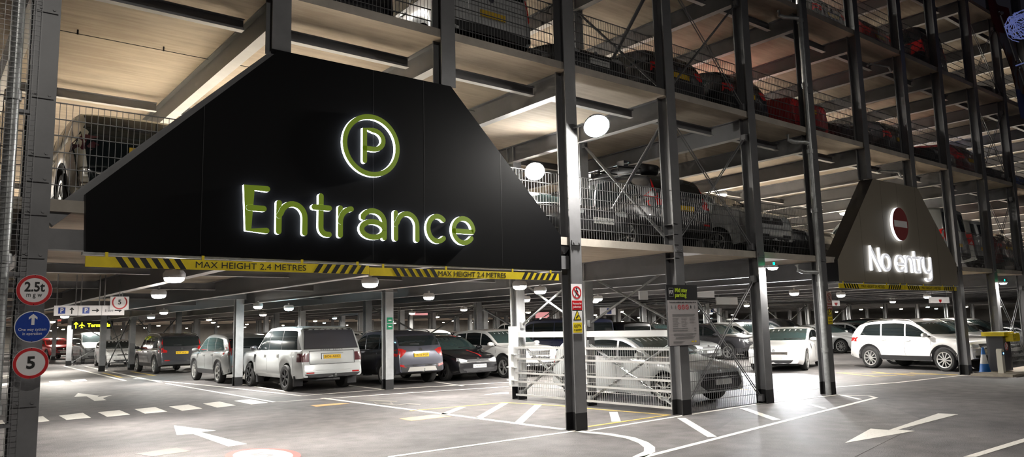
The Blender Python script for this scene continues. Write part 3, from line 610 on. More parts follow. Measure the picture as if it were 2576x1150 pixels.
# ------------------------------------------------------------------ building frame
PIT = 2.588; X0 = 0.96; YF = 9.24
CX_ = [X0 + PIT * i for i in range(20)]; CX_[3] = 8.64; CX_[5] = 14.0; CX_[9] = 24.15
DZ = [3.15, 6.19, 9.23, 12.27]                     # deck tops
g = MB(); g.add([(-60, -12, 0), (140, -12, 0), (140, 170, 0), (-60, 170, 0)], [(0, 1, 2, 3)]); struct('floor', g, M_ASPH)
for k, z in enumerate(DZ):
    b = MB(); b.box(-14, 92, 9.16, 110 if k == 0 else 64, z - 0.13, z, 0)
    b.f = [q for q in b.f]
    o = struct('floor_slab', b, [M_SOF, M_DECK, M_EDGE])
    for p in o.data.polygons:
        p.material_index = 1 if p.normal.z > 0.5 else (0 if p.normal.z < -0.5 else 2)
b = MB(); b.box(-14, 92, 9.14, 9.16, -0.0, 0.0)
def hsec(mb, x, y, z0, z1, w=0.25, d=0.25, tf=0.022, tw=0.014, band=0.0):
    zs = [(z0, z0 + band, 1), (z0 + band, z1, 0)] if band else [(z0, z1, 0)]
    for a, c, mi in zs:
        mb.box(x - w / 2, x + w / 2, y - d / 2, y - d / 2 + tf, a, c, mi); mb.box(x - w / 2, x + w / 2, y + d / 2 - tf, y + d / 2, a, c, mi); mb.box(x - tw / 2, x + tw / 2, y - d / 2 + tf, y + d / 2 - tf, a, c, mi)
    return mb
def column(x, y, z0=0.0, z1=12.2, band=0.28, w=0.25, m=M_STEEL, plates=()):
    b = hsec(MB(), x, y, z0, z1, w, w, band=band)
    for zz in plates:                                # stiffener plates between the flanges
        b.box(x - w / 2 + 0.004, x, y - w / 2, y + w / 2, zz - 0.008, zz + 0.008)
    return struct('column', b, [m, M_BAND])
def splice(x, y, z, parent=None):
    b = MB(); b.box(x - 0.10, x + 0.10, y - 0.145, y - 0.125, z - 0.04, z + 0.04)
    for e in (-0.06, 0.06): b.tube([(x + e, y - 0.145, z), (x + e, y - 0.157, z)], 0.016, 8)
    o = b.build('bolted_plate', M_STEEL); o.parent = parent; return o
for i, x in enumerate(CX_[:16]):
    hung = i in (1, 2, 7, 8)
    c = column(x, YF, (5.3 if i < 5 else 5.25) if hung else 0.0, 14.5, 0.0 if hung else 0.28, plates=(2.9, 3.15, 3.35, 3.55) if i in (4,) else ())
    if i == 0:
        for zz in (2.55, 3.0, 3.35, 3.62, 4.25, 5.2, 5.5, 1.05): splice(x, YF, zz, c)
    if i in (3, 4, 5, 6, 9, 10): splice(x, YF, 3.06, c)
# inner columns
INNER = [(11.40, 11.80, 12.2), (11.38, 14.1, 12.2), (10.82, 19.4, 12.2), (8.46, 25.05, 3.1), (8.74, 41.4, 3.1), (7.42, 41.3, 3.1), (7.56, 52.0, 3.1)]
for k in range(1, 14): INNER.append((8.46 + 5.176 * k, 26.0, 12.2))
for k in range(0, 15): INNER.append((10.9 + 5.176 * k, 41.4, 3.1)); INNER.append((9.6 + 5.176 * k, 52.0, 3.1)); INNER.append((8.6 + 5.176 * k, 66.0, 3.1))
for k in range(0, 22): INNER.append((-14 + 4.3 * k, 80.0, 3.1)); INNER.append((-12 + 4.9 * k, 97.0, 3.1))
for k in range(0, 8): INNER.append((17.4 + 5.176 * k, 46.5, 3.1))
for k in range(0, 9): INNER.append((14.0 + 5.176 * k, 33.0, 3.1))
for x, y, zt in INNER: column(x, y, 0, zt, 0.28, m=M_PALE)
struct('wall_back', MB().box(-40, 120, 112, 112.3, 0, 3.0), mat('back_wall_concrete', (0.34, 0.32, 0.29), 0.85, noise=0.3, nscale=0.4)); struct('wall_right', MB().box(100, 100.3, -5, 112, 0, 3.0), MATS['back_wall_concrete'])
# beams into the building under every deck, and ties between them
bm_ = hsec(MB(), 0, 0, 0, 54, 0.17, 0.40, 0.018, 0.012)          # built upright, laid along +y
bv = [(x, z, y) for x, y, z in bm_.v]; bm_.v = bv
beam0 = struct('beam', bm_, [M_BEAM, M_FLANGE_LIT])
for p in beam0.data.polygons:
    if p.normal.z < -0.5 and p.center.z < -0.15: p.material_index = 1  # bottom flange gets the lit underside colour, web stays dark
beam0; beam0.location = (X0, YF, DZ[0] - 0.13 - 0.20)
first = True
for k, z in enumerate(DZ):
    for i in range(-4, 30):
        x = X0 + PIT * i
        if i == 3: x = 8.64
        if i == 5: x = 14.0
        if k == 0 and i == 0: continue
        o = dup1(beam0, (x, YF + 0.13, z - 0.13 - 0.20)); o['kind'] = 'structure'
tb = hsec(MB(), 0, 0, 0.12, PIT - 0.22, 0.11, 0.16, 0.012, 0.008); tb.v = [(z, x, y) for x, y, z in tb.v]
tie0 = struct('tie_beam', tb, [M_BEAM, M_FLANGE_LIT])
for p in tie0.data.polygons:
    if p.normal.z < -0.5 and p.center.z < -0.05: p.material_index = 1  # same painted-in underside light for the ties
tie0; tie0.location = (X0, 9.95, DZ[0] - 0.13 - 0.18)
for k, z in enumerate(DZ):
    for i in range(-4, 24):
        for y in ((9.95, 14.6, 24.5) if k else (14.6, 19.3, 24.5, 30.0, 36.0)):
            if k == 0 and i < 0 and y < 20: continue
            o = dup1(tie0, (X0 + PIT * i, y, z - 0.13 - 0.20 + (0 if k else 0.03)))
# sagging service wire clipped under the second deck
for i in range(0, 3):
    b = MB(); x0 = X0 + PIT * i + 0.1; b.tube([(x0, 11.9, 6.0), (x0 + PIT - 0.2, 11.9, 6.0)], 0.006, 5)
    for t in (0.25, 0.75): b.tube([(x0 + t * 2.3, 11.9, 5.99), (x0 + t * 2.3, 11.9, 6.06)], 0.012, 6)
    tag(b.build('service_wire', M_BLACK), 'thin dark service wire strung under the second deck, %s bay from the signed column' % ORD[i + 1], 'wire', 'wires under the second deck')

# truss behind the entrance sign
b = MB(); b.box(CX_[0] + 0.1, CX_[3] - 0.1, YF - 0.05, YF + 0.1, 2.62, 2.84); b.bar((CX_[0] + 0.12, YF + 0.02, 2.92), (CX_[1], YF + 0.03, 5.3), 0.15, 0.12, up=Vector((0, 1, 0))); b.bar((CX_[3] - 0.12, YF + 0.02, 2.92), (CX_[2], YF + 0.02, 5.3), 0.15, 0.12, up=Vector((0, 1, 0))); b.box(CX_[1], CX_[2], YF - 0.05, YF + 0.1, 5.1, 5.3)
tag(b.build('portal_truss', M_STEEL), 'grey steel transfer truss behind the black Entrance sign', 'truss')
# bracing rods: crossed pairs
def xbrace(p0, p1, p2, p3, label, group, r=0.011, gap=0.05, m=M_STEEL):
    """two crossing pairs p0-p1 and p2-p3"""
    root = thing('cross_brace', label, 'bracing', ((p0[0] + p1[0]) / 2, (p0[1] + p1[1]) / 2, min(p0[2], p1[2])), 0, group)
    O = Vector(root.location)
    for a, c in ((p0, p1), (p2, p3)):
        for e in (-gap / 2, gap / 2):
            b = MB(); off = Vector((0, e, 0)) if abs(p0[0] - p1[0]) > abs(p0[1] - p1[1]) else Vector((e, 0, 0))
            b.tube([Vector(a) + off - O, Vector(c) + off - O], r, 6); b.build('rod', m, parent=root)
    for q in (p0, p1, p2, p3):
        v = Vector(q) - O; b = MB(); b.box(v.x - 0.05, v.x + 0.05, v.y - 0.05, v.y + 0.05, v.z - 0.07, v.z + 0.07); b.build('gusset_plate', m, parent=root)
    return root
lev = ['ground floor', 'first deck', 'second deck', 'third deck']
for k in range(4):
    z0 = 0.12 if k == 0 else DZ[k - 1] + 0.1; z1 = DZ[k] - 0.58
    for i, nm in ((4, 'right of the parking notice column'), (10, 'near the right edge past the gate')):
        a, c = CX_[i] + 0.14, CX_[i + 1] - 0.14
        xbrace((a, YF, z0), (c, YF, z1), (a, YF, z1), (c, YF, z0), 'crossed steel rods at the %s, %s' % (lev[k], nm), 'facade cross braces')
    if k: xbrace((11.38, 9.4, z0), (11.40, 11.65, z1), (11.38, 9.4, z1), (11.40, 11.65, z0), 'crossed rods running inward at the %s behind the parking notice column' % lev[k], 'inward cross braces', 0.02)
    else:
        for (ya, yb, nm) in ((9.4, 11.65, 'behind the lamp-lit column'), (11.95, 13.95, 'beside the white plated column')):
            xbrace((11.36, ya, 1.72), (11.38, yb, 2.75), (11.36, ya, 2.75), (11.38, yb, 1.72), 'crossed rods above the white guard rail %s' % nm, 'upper guard line braces', 0.025, 0.0, M_GALV)
            xbrace((11.30, ya, 0.15), (11.32, yb, 1.30), (11.30, ya, 1.30), (11.32, yb, 0.15), 'bright crossed rods over the white mesh panel %s' % nm, 'lower guard line braces', 0.016, 0.05, M_GALV)
for n_, (x, y, dx) in enumerate([(7.62, 52, 4.0), (7.5, 41.3, 1.1), (8.8, 41.4, 2.0), (13.63, 26, 5), (18.81, 26, 5), (23.99, 26, 5), (29.16, 26, 5), (34.34, 26, 5), (39.5, 26, 5), (44.7, 26, 5), (24.3, 33, 5), (34.7, 33, 5)]):
    xbrace((x + .14, y, 0.2), (x + dx, y, 2.55), (x + .14, y, 2.55), (x + dx, y, 0.2), 'crossed pale braces between inner ground floor columns, %s counted from the left' % ORD[n_ + 1], 'inner ground floor braces', 0.03, 0.0, M_GALV)

# ------------------------------------------------------------------ mesh guards
def mesh_panel(w, h, pitch=0.062, rows=6, r=0.0028):
    b = MB(); n = int(w / pitch)
    for k in range(n + 1):
        x = w * k / n; b.box(x - r, x + r, -r, r, 0, h)
    for k in range(rows + 1):
        z = h * k / rows * 0.985 + 0.008
        for e in (-0.009, 0.009): b.box(0, w, e - 0.003, e + 0.003, z - 0.004, z + 0.004)
    return b
pan = {}
def guard(x, y, z, rz, label, group, w=PIT - 0.27, h=1.12, m=M_WIRE):
    key = (round(w, 2), h, m.name)
    if key not in pan:
        o = mesh_panel(w, h).build('mesh_guard_panel', m, fix=False); pan[key] = o
    else: o = dup1(pan[key])
    o.location = (x, y, z); o.rotation_euler = (0, 0, rz); return tag(o, label, 'fence', group)
for k, rng in ((0, list(range(-2, 6)) + [9, 10, 11, 12, 13]), (1, range(-1, 15)), (2, range(4, 15))):
    for i in rng:
        x = (CX_[i] if i >= 0 else X0 + PIT * i) + 0.135
        w = ((CX_[i + 1] if i + 1 >= 0 else X0) - 0.135) - x
        ref = 'the left signed column' if i < 3 else ('the lamp-lit column' if i < 9 else 'the No entry gate')
        nth = {True: i + 1 if i >= 0 else -i}.get(i < 3, (i - 2) if i < 9 else i - 8)
        side = 'left of' if i < 0 else 'right of'
        guard(x, YF + 0.14, DZ[k], 0, 'mesh guard on the %s, %s bay %s %s' % (lev[k + 1], ORD[nth], side, ref), 'mesh guards on the %s' % lev[k + 1], round(w, 2))
# ground: bright guards along the walkway
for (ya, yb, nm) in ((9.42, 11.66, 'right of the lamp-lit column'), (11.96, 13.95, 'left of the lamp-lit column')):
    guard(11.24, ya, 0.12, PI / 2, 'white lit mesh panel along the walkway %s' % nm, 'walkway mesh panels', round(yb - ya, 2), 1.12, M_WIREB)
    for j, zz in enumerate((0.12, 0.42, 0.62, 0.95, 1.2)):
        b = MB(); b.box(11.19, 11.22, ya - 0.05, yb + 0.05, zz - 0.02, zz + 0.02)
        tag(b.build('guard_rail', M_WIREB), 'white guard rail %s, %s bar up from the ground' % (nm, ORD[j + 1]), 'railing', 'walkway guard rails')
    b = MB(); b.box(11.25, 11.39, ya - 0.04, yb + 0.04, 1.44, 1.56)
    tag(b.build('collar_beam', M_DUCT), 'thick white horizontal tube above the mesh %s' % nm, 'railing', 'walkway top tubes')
guard(CX_[4] + 0.14, 9.32, 0.0, 0, 'fine mesh panel at ground level in front of the silver car nose', 'street level guards', 2.42, 1.15)
guard(CX_[10] + 0.14, 9.32, 0.0, 0, 'fine mesh panel at ground level behind the yellow topped cabinet', 'street level guards', 2.3, 1.15)
for x, y, nm in ((11.40, 11.80, 'on the inner column just right of the lamp-lit column'), (11.38, 14.1, 'on the inner column at the far end of the walkway mesh')):
    b = MB(); b.box(x - 0.17, x - 0.13, y - 0.16, y + 0.16, 0.3, 1.7); b.box(x - 0.30, x - 0.17, y - 0.02, y + 0.02, 0.35, 1.25)
    for zz in (0.45, 0.75, 1.05): b.box(x - 0.26, x - 0.13, y - 0.15, y + 0.15, zz - 0.01, zz + 0.01)
    tag(b.build('base_stiffener', M_DUCT), 'white bolted stiffener plates %s' % nm, 'bracket', 'white column stiffeners')
# mesh on the inner bays at the back left
for n_, (x0, x1, y) in enumerate(((7.75, 12.0, 51.9), (7.6, 8.6, 41.2), (8.9, 11.0, 41.2), (10.95, 12.4, 24.9))):
    guard(x0, y, 0.0, 0, 'low grey mesh barrier between inner columns, %s counted from the far left' % ORD[n_ + 1], 'inner mesh barriers', round(x1 - x0, 2), 1.15)
# tall square mesh at the very left
b = MB(); n = 31
for k in range(n): x = -0.72 + 0.054 * k; b.box(x - 0.002, x + 0.002, 8.96, 8.964, 0.02, 8.6)
for k in range(160): z = 0.03 + 0.054 * k; b.box(-0.72, -0.72 + 0.054 * (n - 1), 8.964, 8.968, z - 0.002, z + 0.002)
tag(b.build('mesh_screen', M_WIRE, fix=False), 'tall fine square wire mesh screen at the left edge in front of the pipe', 'fence')

# pipes
def pipe(x, y, label, elbows=(), z1=12):
    root = thing('drain_pipe', label, 'pipe', (x, y, 0))
    MB().tube([(0, 0, 0), (0, 0, z1)], 0.062, 14).build('pipe_run', M_GALV, parent=root, smooth=60)
    for z in (1.0, 2.5, 4.2, 5.6, 7.2, 8.8):
        b = MB(); b.lathe([(0.062, -0.05), (0.078, -0.05), (0.078, 0.05), (0.062, 0.05)], 16, 'Z', (0, 0, z)); b.build('collar', M_GALV, parent=root, smooth=30)
        b = MB(); b.box(-0.02, 0.16, -0.03, 0.03, z - 0.18, z - 0.14); b.build('clip', M_STEEL, parent=root)
    for z in elbows:
        b = MB(); b.tube([(0, 0, z), (-0.12, 0.06, z + 0.02), (-0.36, 0.2, z + 0.03), (-0.44, 0.26, z + 0.07), (-0.46, 0.28, z + 0.2)], 0.05, 10); b.build('elbow', M_GALV, parent=root, smooth=60)
    return root
pipe(0.70, 9.12, 'galvanised drain pipe beside the column with three round signs')
pipe(CX_[6] - 0.20, 9.12, 'galvanised drain pipe on the column left of the No entry sign', (2.75, 5.8, 8.85))
for n_, (x, z) in enumerate(((CX_[8] - 0.1, 5.75), (CX_[8] - 0.1, 8.8))):
    b = MB(); b.tube([(x - 0.05, 9.4, z - 0.15), (x - 0.1, 9.45, z), (x - 0.9, 9.6, z - 0.02), (x - 1.0, 9.62, z - 0.1)], 0.03, 8)
    tag(b.build('pipe_bend', M_GALV, smooth=60), ('thin bent pipe just above the No entry sign', 'thin bent pipe under the third deck above the No entry sign')[n_], 'pipe', 'bent pipes over the gate')

# ------------------------------------------------------------------ signs
YS = 9.07
def gable_sign(name, label, pts, m, th, seams):
    root = thing(name, label, 'sign', (sum(p[0] for p in pts) / len(pts), YS, pts[0][1]))
    O = root.location
    fr = lambda a, b, d: (a - O.x, d - O.y, b - O.z)
    MB().prism(pts, fr, YS, YS + th, 0, 1).build('panel', [m, M_BLACK], parent=root)
    z0 = min(p[1] for p in pts); z1 = max(p[1] for p in pts)
    for x in seams:
        zt = z1
        for i in range(len(pts)):
            (xa, za), (xb, zb) = pts[i], pts[(i + 1) % len(pts)]
            if min(xa, xb) <= x <= max(xa, xb) and abs(xa - xb) > 1e-4:
                zz = za + (zb - za) * (x - xa) / (xb - xa)
                if zz > z0 + 0.05: zt = zz
        MB().box(x - O.x - 0.003, x - O.x + 0.003, -0.001, 0.004, 0.02, zt - z0 - 0.02).build('panel_joint', M_BLACK, parent=root)
    b = MB(); x0 = min(p[0] for p in pts) - O.x; x1 = max(p[0] for p in pts) - O.x
    b.box(x0, x1, 0.01, 0.10, -0.035, -0.004); b.build('bottom_trim', M_GALV, parent=root)
    return root, fr
k_ = 1.0045
ent, fr = gable_sign('entrance_sign', 'huge black gabled sign reading Entrance with a green circled P', [(1.425, 2.60), (8.26, 2.58), (8.27, 3.16), (6.14, 5.29), (3.50, 5.28), (1.40, 3.22)], M_SIGN, 0.10, (2.6, 4.84, 5.66, 7.05))
YL0, YL1 = YS - 0.060, YS - 0.005
def letters(root, fr, items, w, mf, ms, names):
    for nm, paths in zip(names, items):
        mb = MB()
        for k, p in enumerate(paths):
            cl = p[0] == p[-1] and len(p) > 6
            stroke(mb, p[:-1] if cl else p, w, YL0 - 0.0012 * k, YL1, fr, closed=cl)
        mb.build(nm, [mf, ms], parent=root, fix=False)
SW = 0.072
def glyph(c, x0, x1, zb, zx, w):
    """centre-line strokes of a rounded sans letter between x0..x1 (outer), baseline zb, x-height top zx (outer)."""
    h = w / 2; a, b = x0 + h, x1 - h; lo, hi = zb + h, zx - h; m = (lo + hi) / 2; cx = (a + b) / 2; rx = (b - a) / 2
    if c == 'E': return [[(b, hi), (a, hi), (a, lo), (b, lo)], [(a, m + .01), (b - .04, m + .01)]]
    if c == 'n':
        r = min(rx, (hi - lo) * .5); return [[(a, hi), (a, lo)], [(a, hi - r * .95)] + arc(cx + .01, hi - r, rx - .01, r, 165, 0, 14) + [(b, lo)]]
    if c == 't': return [[(a + (b - a) * .45, zx + .135 - h), (a + (b - a) * .45, lo + .09)] + arc(a + (b - a) * .45 + .085, lo + .09, .085, .09, 180, 270, 8) + [(b, lo)], [(a, hi - .015), (b, hi - .015)]]
    if c == 'r': return [[(a, hi), (a, lo)], [(a, m)] + arc(b, m, b - a, hi - m, 172, 96, 10)]
    if c == 'a': return [[(a + .02, hi - .10)] + arc(cx, hi - rx * .9, rx, rx * .9, 150, 0, 14) + [(b, lo)], arc(cx, lo + .105, rx, .105, 0.0, 359.9, 24) + [(b, lo + .105)]]
    if c == 'c': return [arc(cx + .02, m, rx, (hi - lo) / 2, 48, 312, 24)]
    if c == 'e': return [[(a + .01, m - .012), (b, m - .012)] + arc(cx, m, rx, (hi - lo) / 2, 2, 322, 28)]
    if c == 'o': return [arc(cx, m, rx, (hi - lo) / 2, 0, 360, 32)]
    if c == 'N': return [[(a, lo), (a, hi), (b, lo), (b, hi)]]
    if c == 'y': return [[(a, hi), (a, lo + rx)] + arc(cx, lo + rx, rx, rx, 180, 360, 12) + [(b, hi)], [(b, hi), (b, lo - .10)] + arc(cx, lo - .10, rx, .12, 0, -130, 10)]
    if c == 'P': return [[(a, lo), (a, hi)] + [(a + (b - a) * .45, hi)] + arc(a + (b - a) * .45, hi - (hi - lo) * .30, (b - a) * .55, (hi - lo) * .30, 90, -90, 12) + [(a, hi - (hi - lo) * .60)]]
YLF = YS - 0.060
def xat(px, py): return onY(px, py, YLF).x
word = [('E', 618.5, 679, 520), ('n', 694.5, 773.7, 545), ('t', 783, 835, 550), ('r', 850, 893, 555), ('a', 903.5, 973, 560), ('n', 990, 1055, 570), ('c', 1069, 1126, 575), ('e', 1136, 1196, 580)]
names = ['letter_E', 'letter_n', 'letter_t', 'letter_r', 'letter_a', 'letter_n', 'letter_c', 'letter_e']
gl = []
for c, p0, p1, py in word: gl.append(glyph(c, xat(p0, py), xat(p1, py), 2.895, 3.485 if c == 'E' else 3.325, SW))
letters(ent, fr, gl, SW, M_GREEN, M_HALO, names)
pc = onY(935.5, 366, YLF)
letters(ent, fr, [[circ(pc.x, pc.z, 0.400, n=56) + [circ(pc.x, pc.z, 0.400, n=56)[0]]], glyph('P', xat(912, 366), xat(970, 366), 3.93, 4.44, 0.068)], 0.068, M_GREEN, M_HALO, ['ring', 'letter_P'])

pts = [(17.05, 2.57), (23.75, 2.57), (23.80, 3.20), (21.66, 5.25), (19.14, 5.24), (17.06, 3.08)]
noe, fr2 = gable_sign('no_entry_sign', 'dark bronze gabled sign reading No entry with a red disc', pts, M_BRONZE, 0.36, (18.3, 19.5, 20.4, 21.5, 22.6))
word = [('N', 2191.5, 2216.5, 652), ('o', 2220.5, 2243, 660), ('e', 2255.5, 2278, 665), ('n', 2279.5, 2298, 667), ('t', 2296, 2313.5, 668), ('r', 2314.5, 2325, 670), ('y', 2325, 2345, 672)]
gl = []
for c, p0, p1, py in word: gl.append(glyph(c, xat(p0, py), xat(p1, py), 2.86, 3.46 if c == 'N' else 3.32, 0.075))
letters(noe, fr2, gl, 0.07, M_WHITEF, M_HALO2, ['letter_N', 'letter_o', 'letter_e', 'letter_n', 'letter_t', 'letter_r', 'letter_y'])
dc = onY(2264, 564, YLF)
MB().prism(circ(dc.x, dc.z, 0.44, n=48), lambda a, b, d: fr2(a, b, d), YS - 0.075, YS - 0.005, 0, 1).build('disc', [M_REDF, M_HALO2], parent=noe)
MB().prism([(dc.x - .36, dc.z - .085), (dc.x + .36, dc.z - .085), (dc.x + .36, dc.z + .085), (dc.x - .36, dc.z + .085)], fr2, YS - 0.082, YS - 0.074).build('white_bar', M_WHITE, parent=noe)

def height_bar(label, xa, xb, z0, z1, y, tsize, group, flags):
    root = thing('height_bar', label, 'sign', ((xa + xb) / 2, y, z0), 0, group); cx = root.location.x; w = xb - xa; h = z1 - z0
    MB().box(xa - cx, xb - cx, 0, 0.02, 0, h).build('board', M_YEL, parent=root)
    for t in (0.06, 0.36, 0.72, 0.95): MB().box(xa - cx + w * t - 0.015, xa - cx + w * t + 0.015, 0.0, 0.012, h - 0.002, h + 0.05).build('hanger', M_YEL, parent=root)
    s = MB(); s2 = MB()
    for k in range(6):
        a = xa - cx + w * (flags[0] + 0.036 * k); sl = w * 0.022; tw = w * 0.019
        s.prism([(a, h), (a + tw, h), (a + tw + sl, 0), (a + sl, 0)], lambda p, q, d: (p, d, q), -0.003, 0.001)
        a = xa - cx + w * (flags[1] + 0.036 * k)
        s2.prism([(a + sl, h), (a + tw + sl, h), (a + tw, 0), (a, 0)], lambda p, q, d: (p, d, q), -0.003, 0.001)
    s.build('stripes', M_YBLK, parent=root); s2.build('stripes', M_YBLK, parent=root)
    text('MAX HEIGHT 2.4 METRES', tsize, M_TXT, root, (xa - cx + w * flags[2], -0.001, h * 0.47), width=w * flags[3])
    return root
YB = 9.02
fl = (0.085, 0.765, 0.535, 0.40)
height_bar('left yellow height limit bar under the Entrance sign, with chevron stripes', 1.42, 4.755, 2.432, 2.545, YB, 0.105, 'height bars under the Entrance sign', fl)
height_bar('right yellow height limit bar under the Entrance sign, nearest the tall lamp-lit column', 4.765, 8.15, 2.415, 2.525, YB, 0.105, 'height bars under the Entrance sign', (0.10, 0.77, 0.50, 0.36))
fl = (0.06, 0.74, 0.50, 0.36)
height_bar('left yellow height limit bar under the No entry sign', 16.95, 20.2, 2.41, 2.52, YB, 0.10, 'height bars under the No entry sign', fl)
height_bar('right yellow height limit bar under the No entry sign', 20.22, 23.5, 2.41, 2.52, YB, 0.10, 'height bars under the No entry sign', fl)

# three roundels on the left column
def roundel(label, px, py, r, sc=1.0, y=8.935):
    c = onY(px, py, y); root = thing('round_sign', label, 'sign', (c.x, y, c.z), 0, 'round signs on the left column'); root.scale = (sc, 1, sc)
    MB().prism(circ(0, 0, r, n=48), lambda a, b, d: (a, d, b), 0.0, 0.012).build('plate', M_WHITE, parent=root)
    for z in (r - 0.012, -r + 0.012): MB().tube([(0, 0.002, z), (0, -0.006, z)], 0.006, 8).build('screw', M_CHR, parent=root)
    return root
def ring(root, r0, r1, m, y=-0.004):
    n = 48; mb = MB(); a = circ(0, 0, r1, n=n); c = circ(0, 0, r0, n=n)
    for k in range(n):
        j = (k + 1) % n; mb.prism([a[k], a[j], c[j], c[k]], lambda p, q, d: (p, d, q), y, 0.0)
    return mb.build('border', m, parent=root)
r = roundel('round 2.5t mgw weight limit sign, topmost on the left column', 86.5, 730, 0.190, 0.82)
ring(r, 0.150, 0.186, M_RED); text('2.5t', 0.16, M_TXT, r, (0, -0.003, 0.035), width=0.215, bold=0.004); text('m g w', 0.085, M_TXT, r, (0, -0.003, -0.058), width=0.165)
r = roundel('round blue One way system sign, middle one on the left column', 82, 822, 0.190, 0.82)
MB().prism(circ(0, 0, 0.180, n=48), lambda a, b, d: (a, d, b), -0.004, 0.0).build('blue_face', M_BLUE, parent=r)
MB().prism([(-.016, .02), (.016, .02), (.016, .11), (.045, .085), (.045, .115), (0, .155), (-.045, .115), (-.045, .085), (-.016, .11)], lambda a, b, d: (a, d, b), -0.008, -0.003).build('arrow', M_WHITE, parent=r)
text('One way system', 0.052, M_WHITE, r, (0, -0.006, -0.035), width=0.29); text('in operation', 0.052, M_WHITE, r, (0, -0.006, -0.085), width=0.20)
r = roundel('round red bordered 5 speed limit sign, lowest on the left column', 77.5, 914, 0.188, 0.82)
ring(r, 0.150, 0.184, M_RED); text('5', 0.20, M_TXT, r, (0, -0.003, 0.0), bold=0.006)

# pedestrian ban and CCTV plates
def safety(label, x, z, y, m1, m2, group, s=1.0, cam=True):
    root = thing('safety_sign', label, 'sign', (x, y, z), 0, group); fr = lambda p, q, d: (p * s, d, q * s)
    if not cam:
        MB().box(-.10 * s, .10 * s, 0, .006, -.18 * s, .18 * s).build('plate', m1, parent=root)
        mb = MB(); a = circ(0, .065, .085, n=36); c = circ(0, .065, .068, n=36)
        for k in range(36): mb.prism([a[k], a[(k + 1) % 36], c[(k + 1) % 36], c[k]], fr, -.003, 0)
        mb.prism([(-.058, .115), (-.048, .125), (.058, .018), (.048, .008)], fr, -.005, 0); mb.build('ban_ring', m2, parent=root)
        w = MB(); w.prism(circ(0, .115, .011, n=12), fr, -.002, 0)
        for p in ([(-.012, .10), (.012, .10), (.012, .055), (-.012, .055)], [(-.012, .10), (-.03, .065), (-.022, .06), (-.006, .085)], [(.012, .10), (.032, .07), (.026, .063), (.006, .085)], [(-.012, .055), (-.03, .012), (-.02, .010), (.0, .055)], [(.012, .055), (.03, .018), (.022, .012), (-.002, .055)]): w.prism(p, fr, -.002, 0)
        w.build('walking_figure', M_TXT, parent=root)
        MB().prism(RECT(-.092, .092, -.17, -.045), fr, -.002, 0).build('caption_panel', m2, parent=root)
        text('No access for', .042 * s, M_WHITE, root, (0, -.003, -.085 * s), width=.16 * s); text('pedestrians', .042 * s, M_WHITE, root, (0, -.003, -.13 * s), width=.14 * s)
    else:
        MB().box(-.09 * s, .09 * s, 0, .006, -.18 * s, .18 * s).build('plate', m1, parent=root)
        MB().prism([(-.075, .0), (.075, .0), (0, .145)], fr, -.002, 0).build('triangle_border', M_TXT, parent=root)
        MB().prism([(-.056, .011), (.056, .011), (0, .122)], fr, -.004, 0).build('yellow_triangle', M_YEL, parent=root)
        MB().prism([(-.03, .035), (.015, .075), (.025, .062), (-.02, .024)], fr, -.006, 0).build('camera_symbol', M_TXT, parent=root)
        MB().prism(RECT(-.082, .082, -.165, -.03), fr, -.002, 0).build('caption_panel', M_YEL, parent=root)
        text('CCTV', .05 * s, M_TXT, root, (0, -.003, -.075 * s)); text('in operation', .034 * s, M_TXT, root, (0, -.003, -.125 * s), width=.14 * s)
    return root
p = onY(1451, 748, 9.10); safety('no pedestrians plate with red caption on the tall lamp-lit column', p.x, p.z, 9.10, M_WHITE, M_RED, 'column safety plates', 1.22, False)
p = onY(1452.5, 806, 9.10); safety('yellow CCTV warning plate under the no pedestrians plate, on the tall lamp-lit column', p.x, p.z, 9.10, M_WHITE, M_RED, 'column safety plates', 1.22)
p = onY(2085, 757, 9.10); safety('faded no pedestrians plate on the column left of the No entry gate', p.x + .02, p.z, 9.10, mat('faded_sign', (.38, .3, .27), .6), mat('faded_red', (.3, .1, .08), .6), 'gate column safety plates', 1.2, False)
p = onY(2086.5, 793, 9.10); safety('faded yellow CCTV plate on the column left of the No entry gate', p.x + .02, p.z, 9.10, mat('faded_yellow', (.35, .3, .1), .6), M_RED, 'gate column safety plates', 1.2)

# parking notice
a = onY(1676, 716, 9.06); c = onY(1764, 868, 9.06)
root = thing('parking_notice', 'tall Mid stay parking notice board on the second column from the Entrance sign', 'sign', ((a.x + c.x) / 2 + .005, 9.08, c.z)); w = c.x - a.x - .03; h = a.z - c.z
O = root.location
MB().box(-w / 2, w / 2, 0, .03, 0, h).build('board', M_BLACK, parent=root)
MB().box(-w / 2 + .01, w / 2 - .01, -.003, 0, .01, h * .745).build('white_sheet', mat('notice_sheet', (.42, .39, .39), .6), parent=root)
text('Mid stay', h * .095, mat('lime_text', (.42, .55, .02), .5, emit=(.42, .55, .02), estr=.02), root, (-w * .24, -.002, h * .91), align='LEFT', width=w * .40, bold=.003)
text('parking', h * .095, MATS['lime_text'], root, (-w * .24, -.002, h * .83), align='LEFT', width=w * .37, bold=.003)
mb = MB()
for q in (RECT(-.43, -.42, .80, .95), RECT(-.29, -.28, .80, .95), RECT(-.43, -.28, .80, .81), RECT(-.43, -.28, .94, .95)): mb.prism([(x * w, z * h) for x, z in q], lambda p, q_, d: (p, d, q_), -.003, 0)
mb.build('badge_frame', M_TXTG, parent=root); text('P7', h * .09, M_WHITE, root, (-w * .355, -.002, h * .875), width=w * .1)
text('Terms and conditions apply when parking with us', h * .03, M_TXT, root, (0, -.005, h * .715), width=w * .88)
mb = MB()
def line(x0, x1, z, t): mb.box(x0 * w, x1 * w, -.005, -.002, z * h - t, z * h + t)
for j in range(3): line(-.36, .38 - .02 * j, .515 - j * .014, .004)
for cx_ in (-.36, -.08, .19):
    for j in range(6 if cx_ < 0 else 4): line(cx_, cx_ + .2 - .02 * (j % 3), .455 - j * .026, .0028)
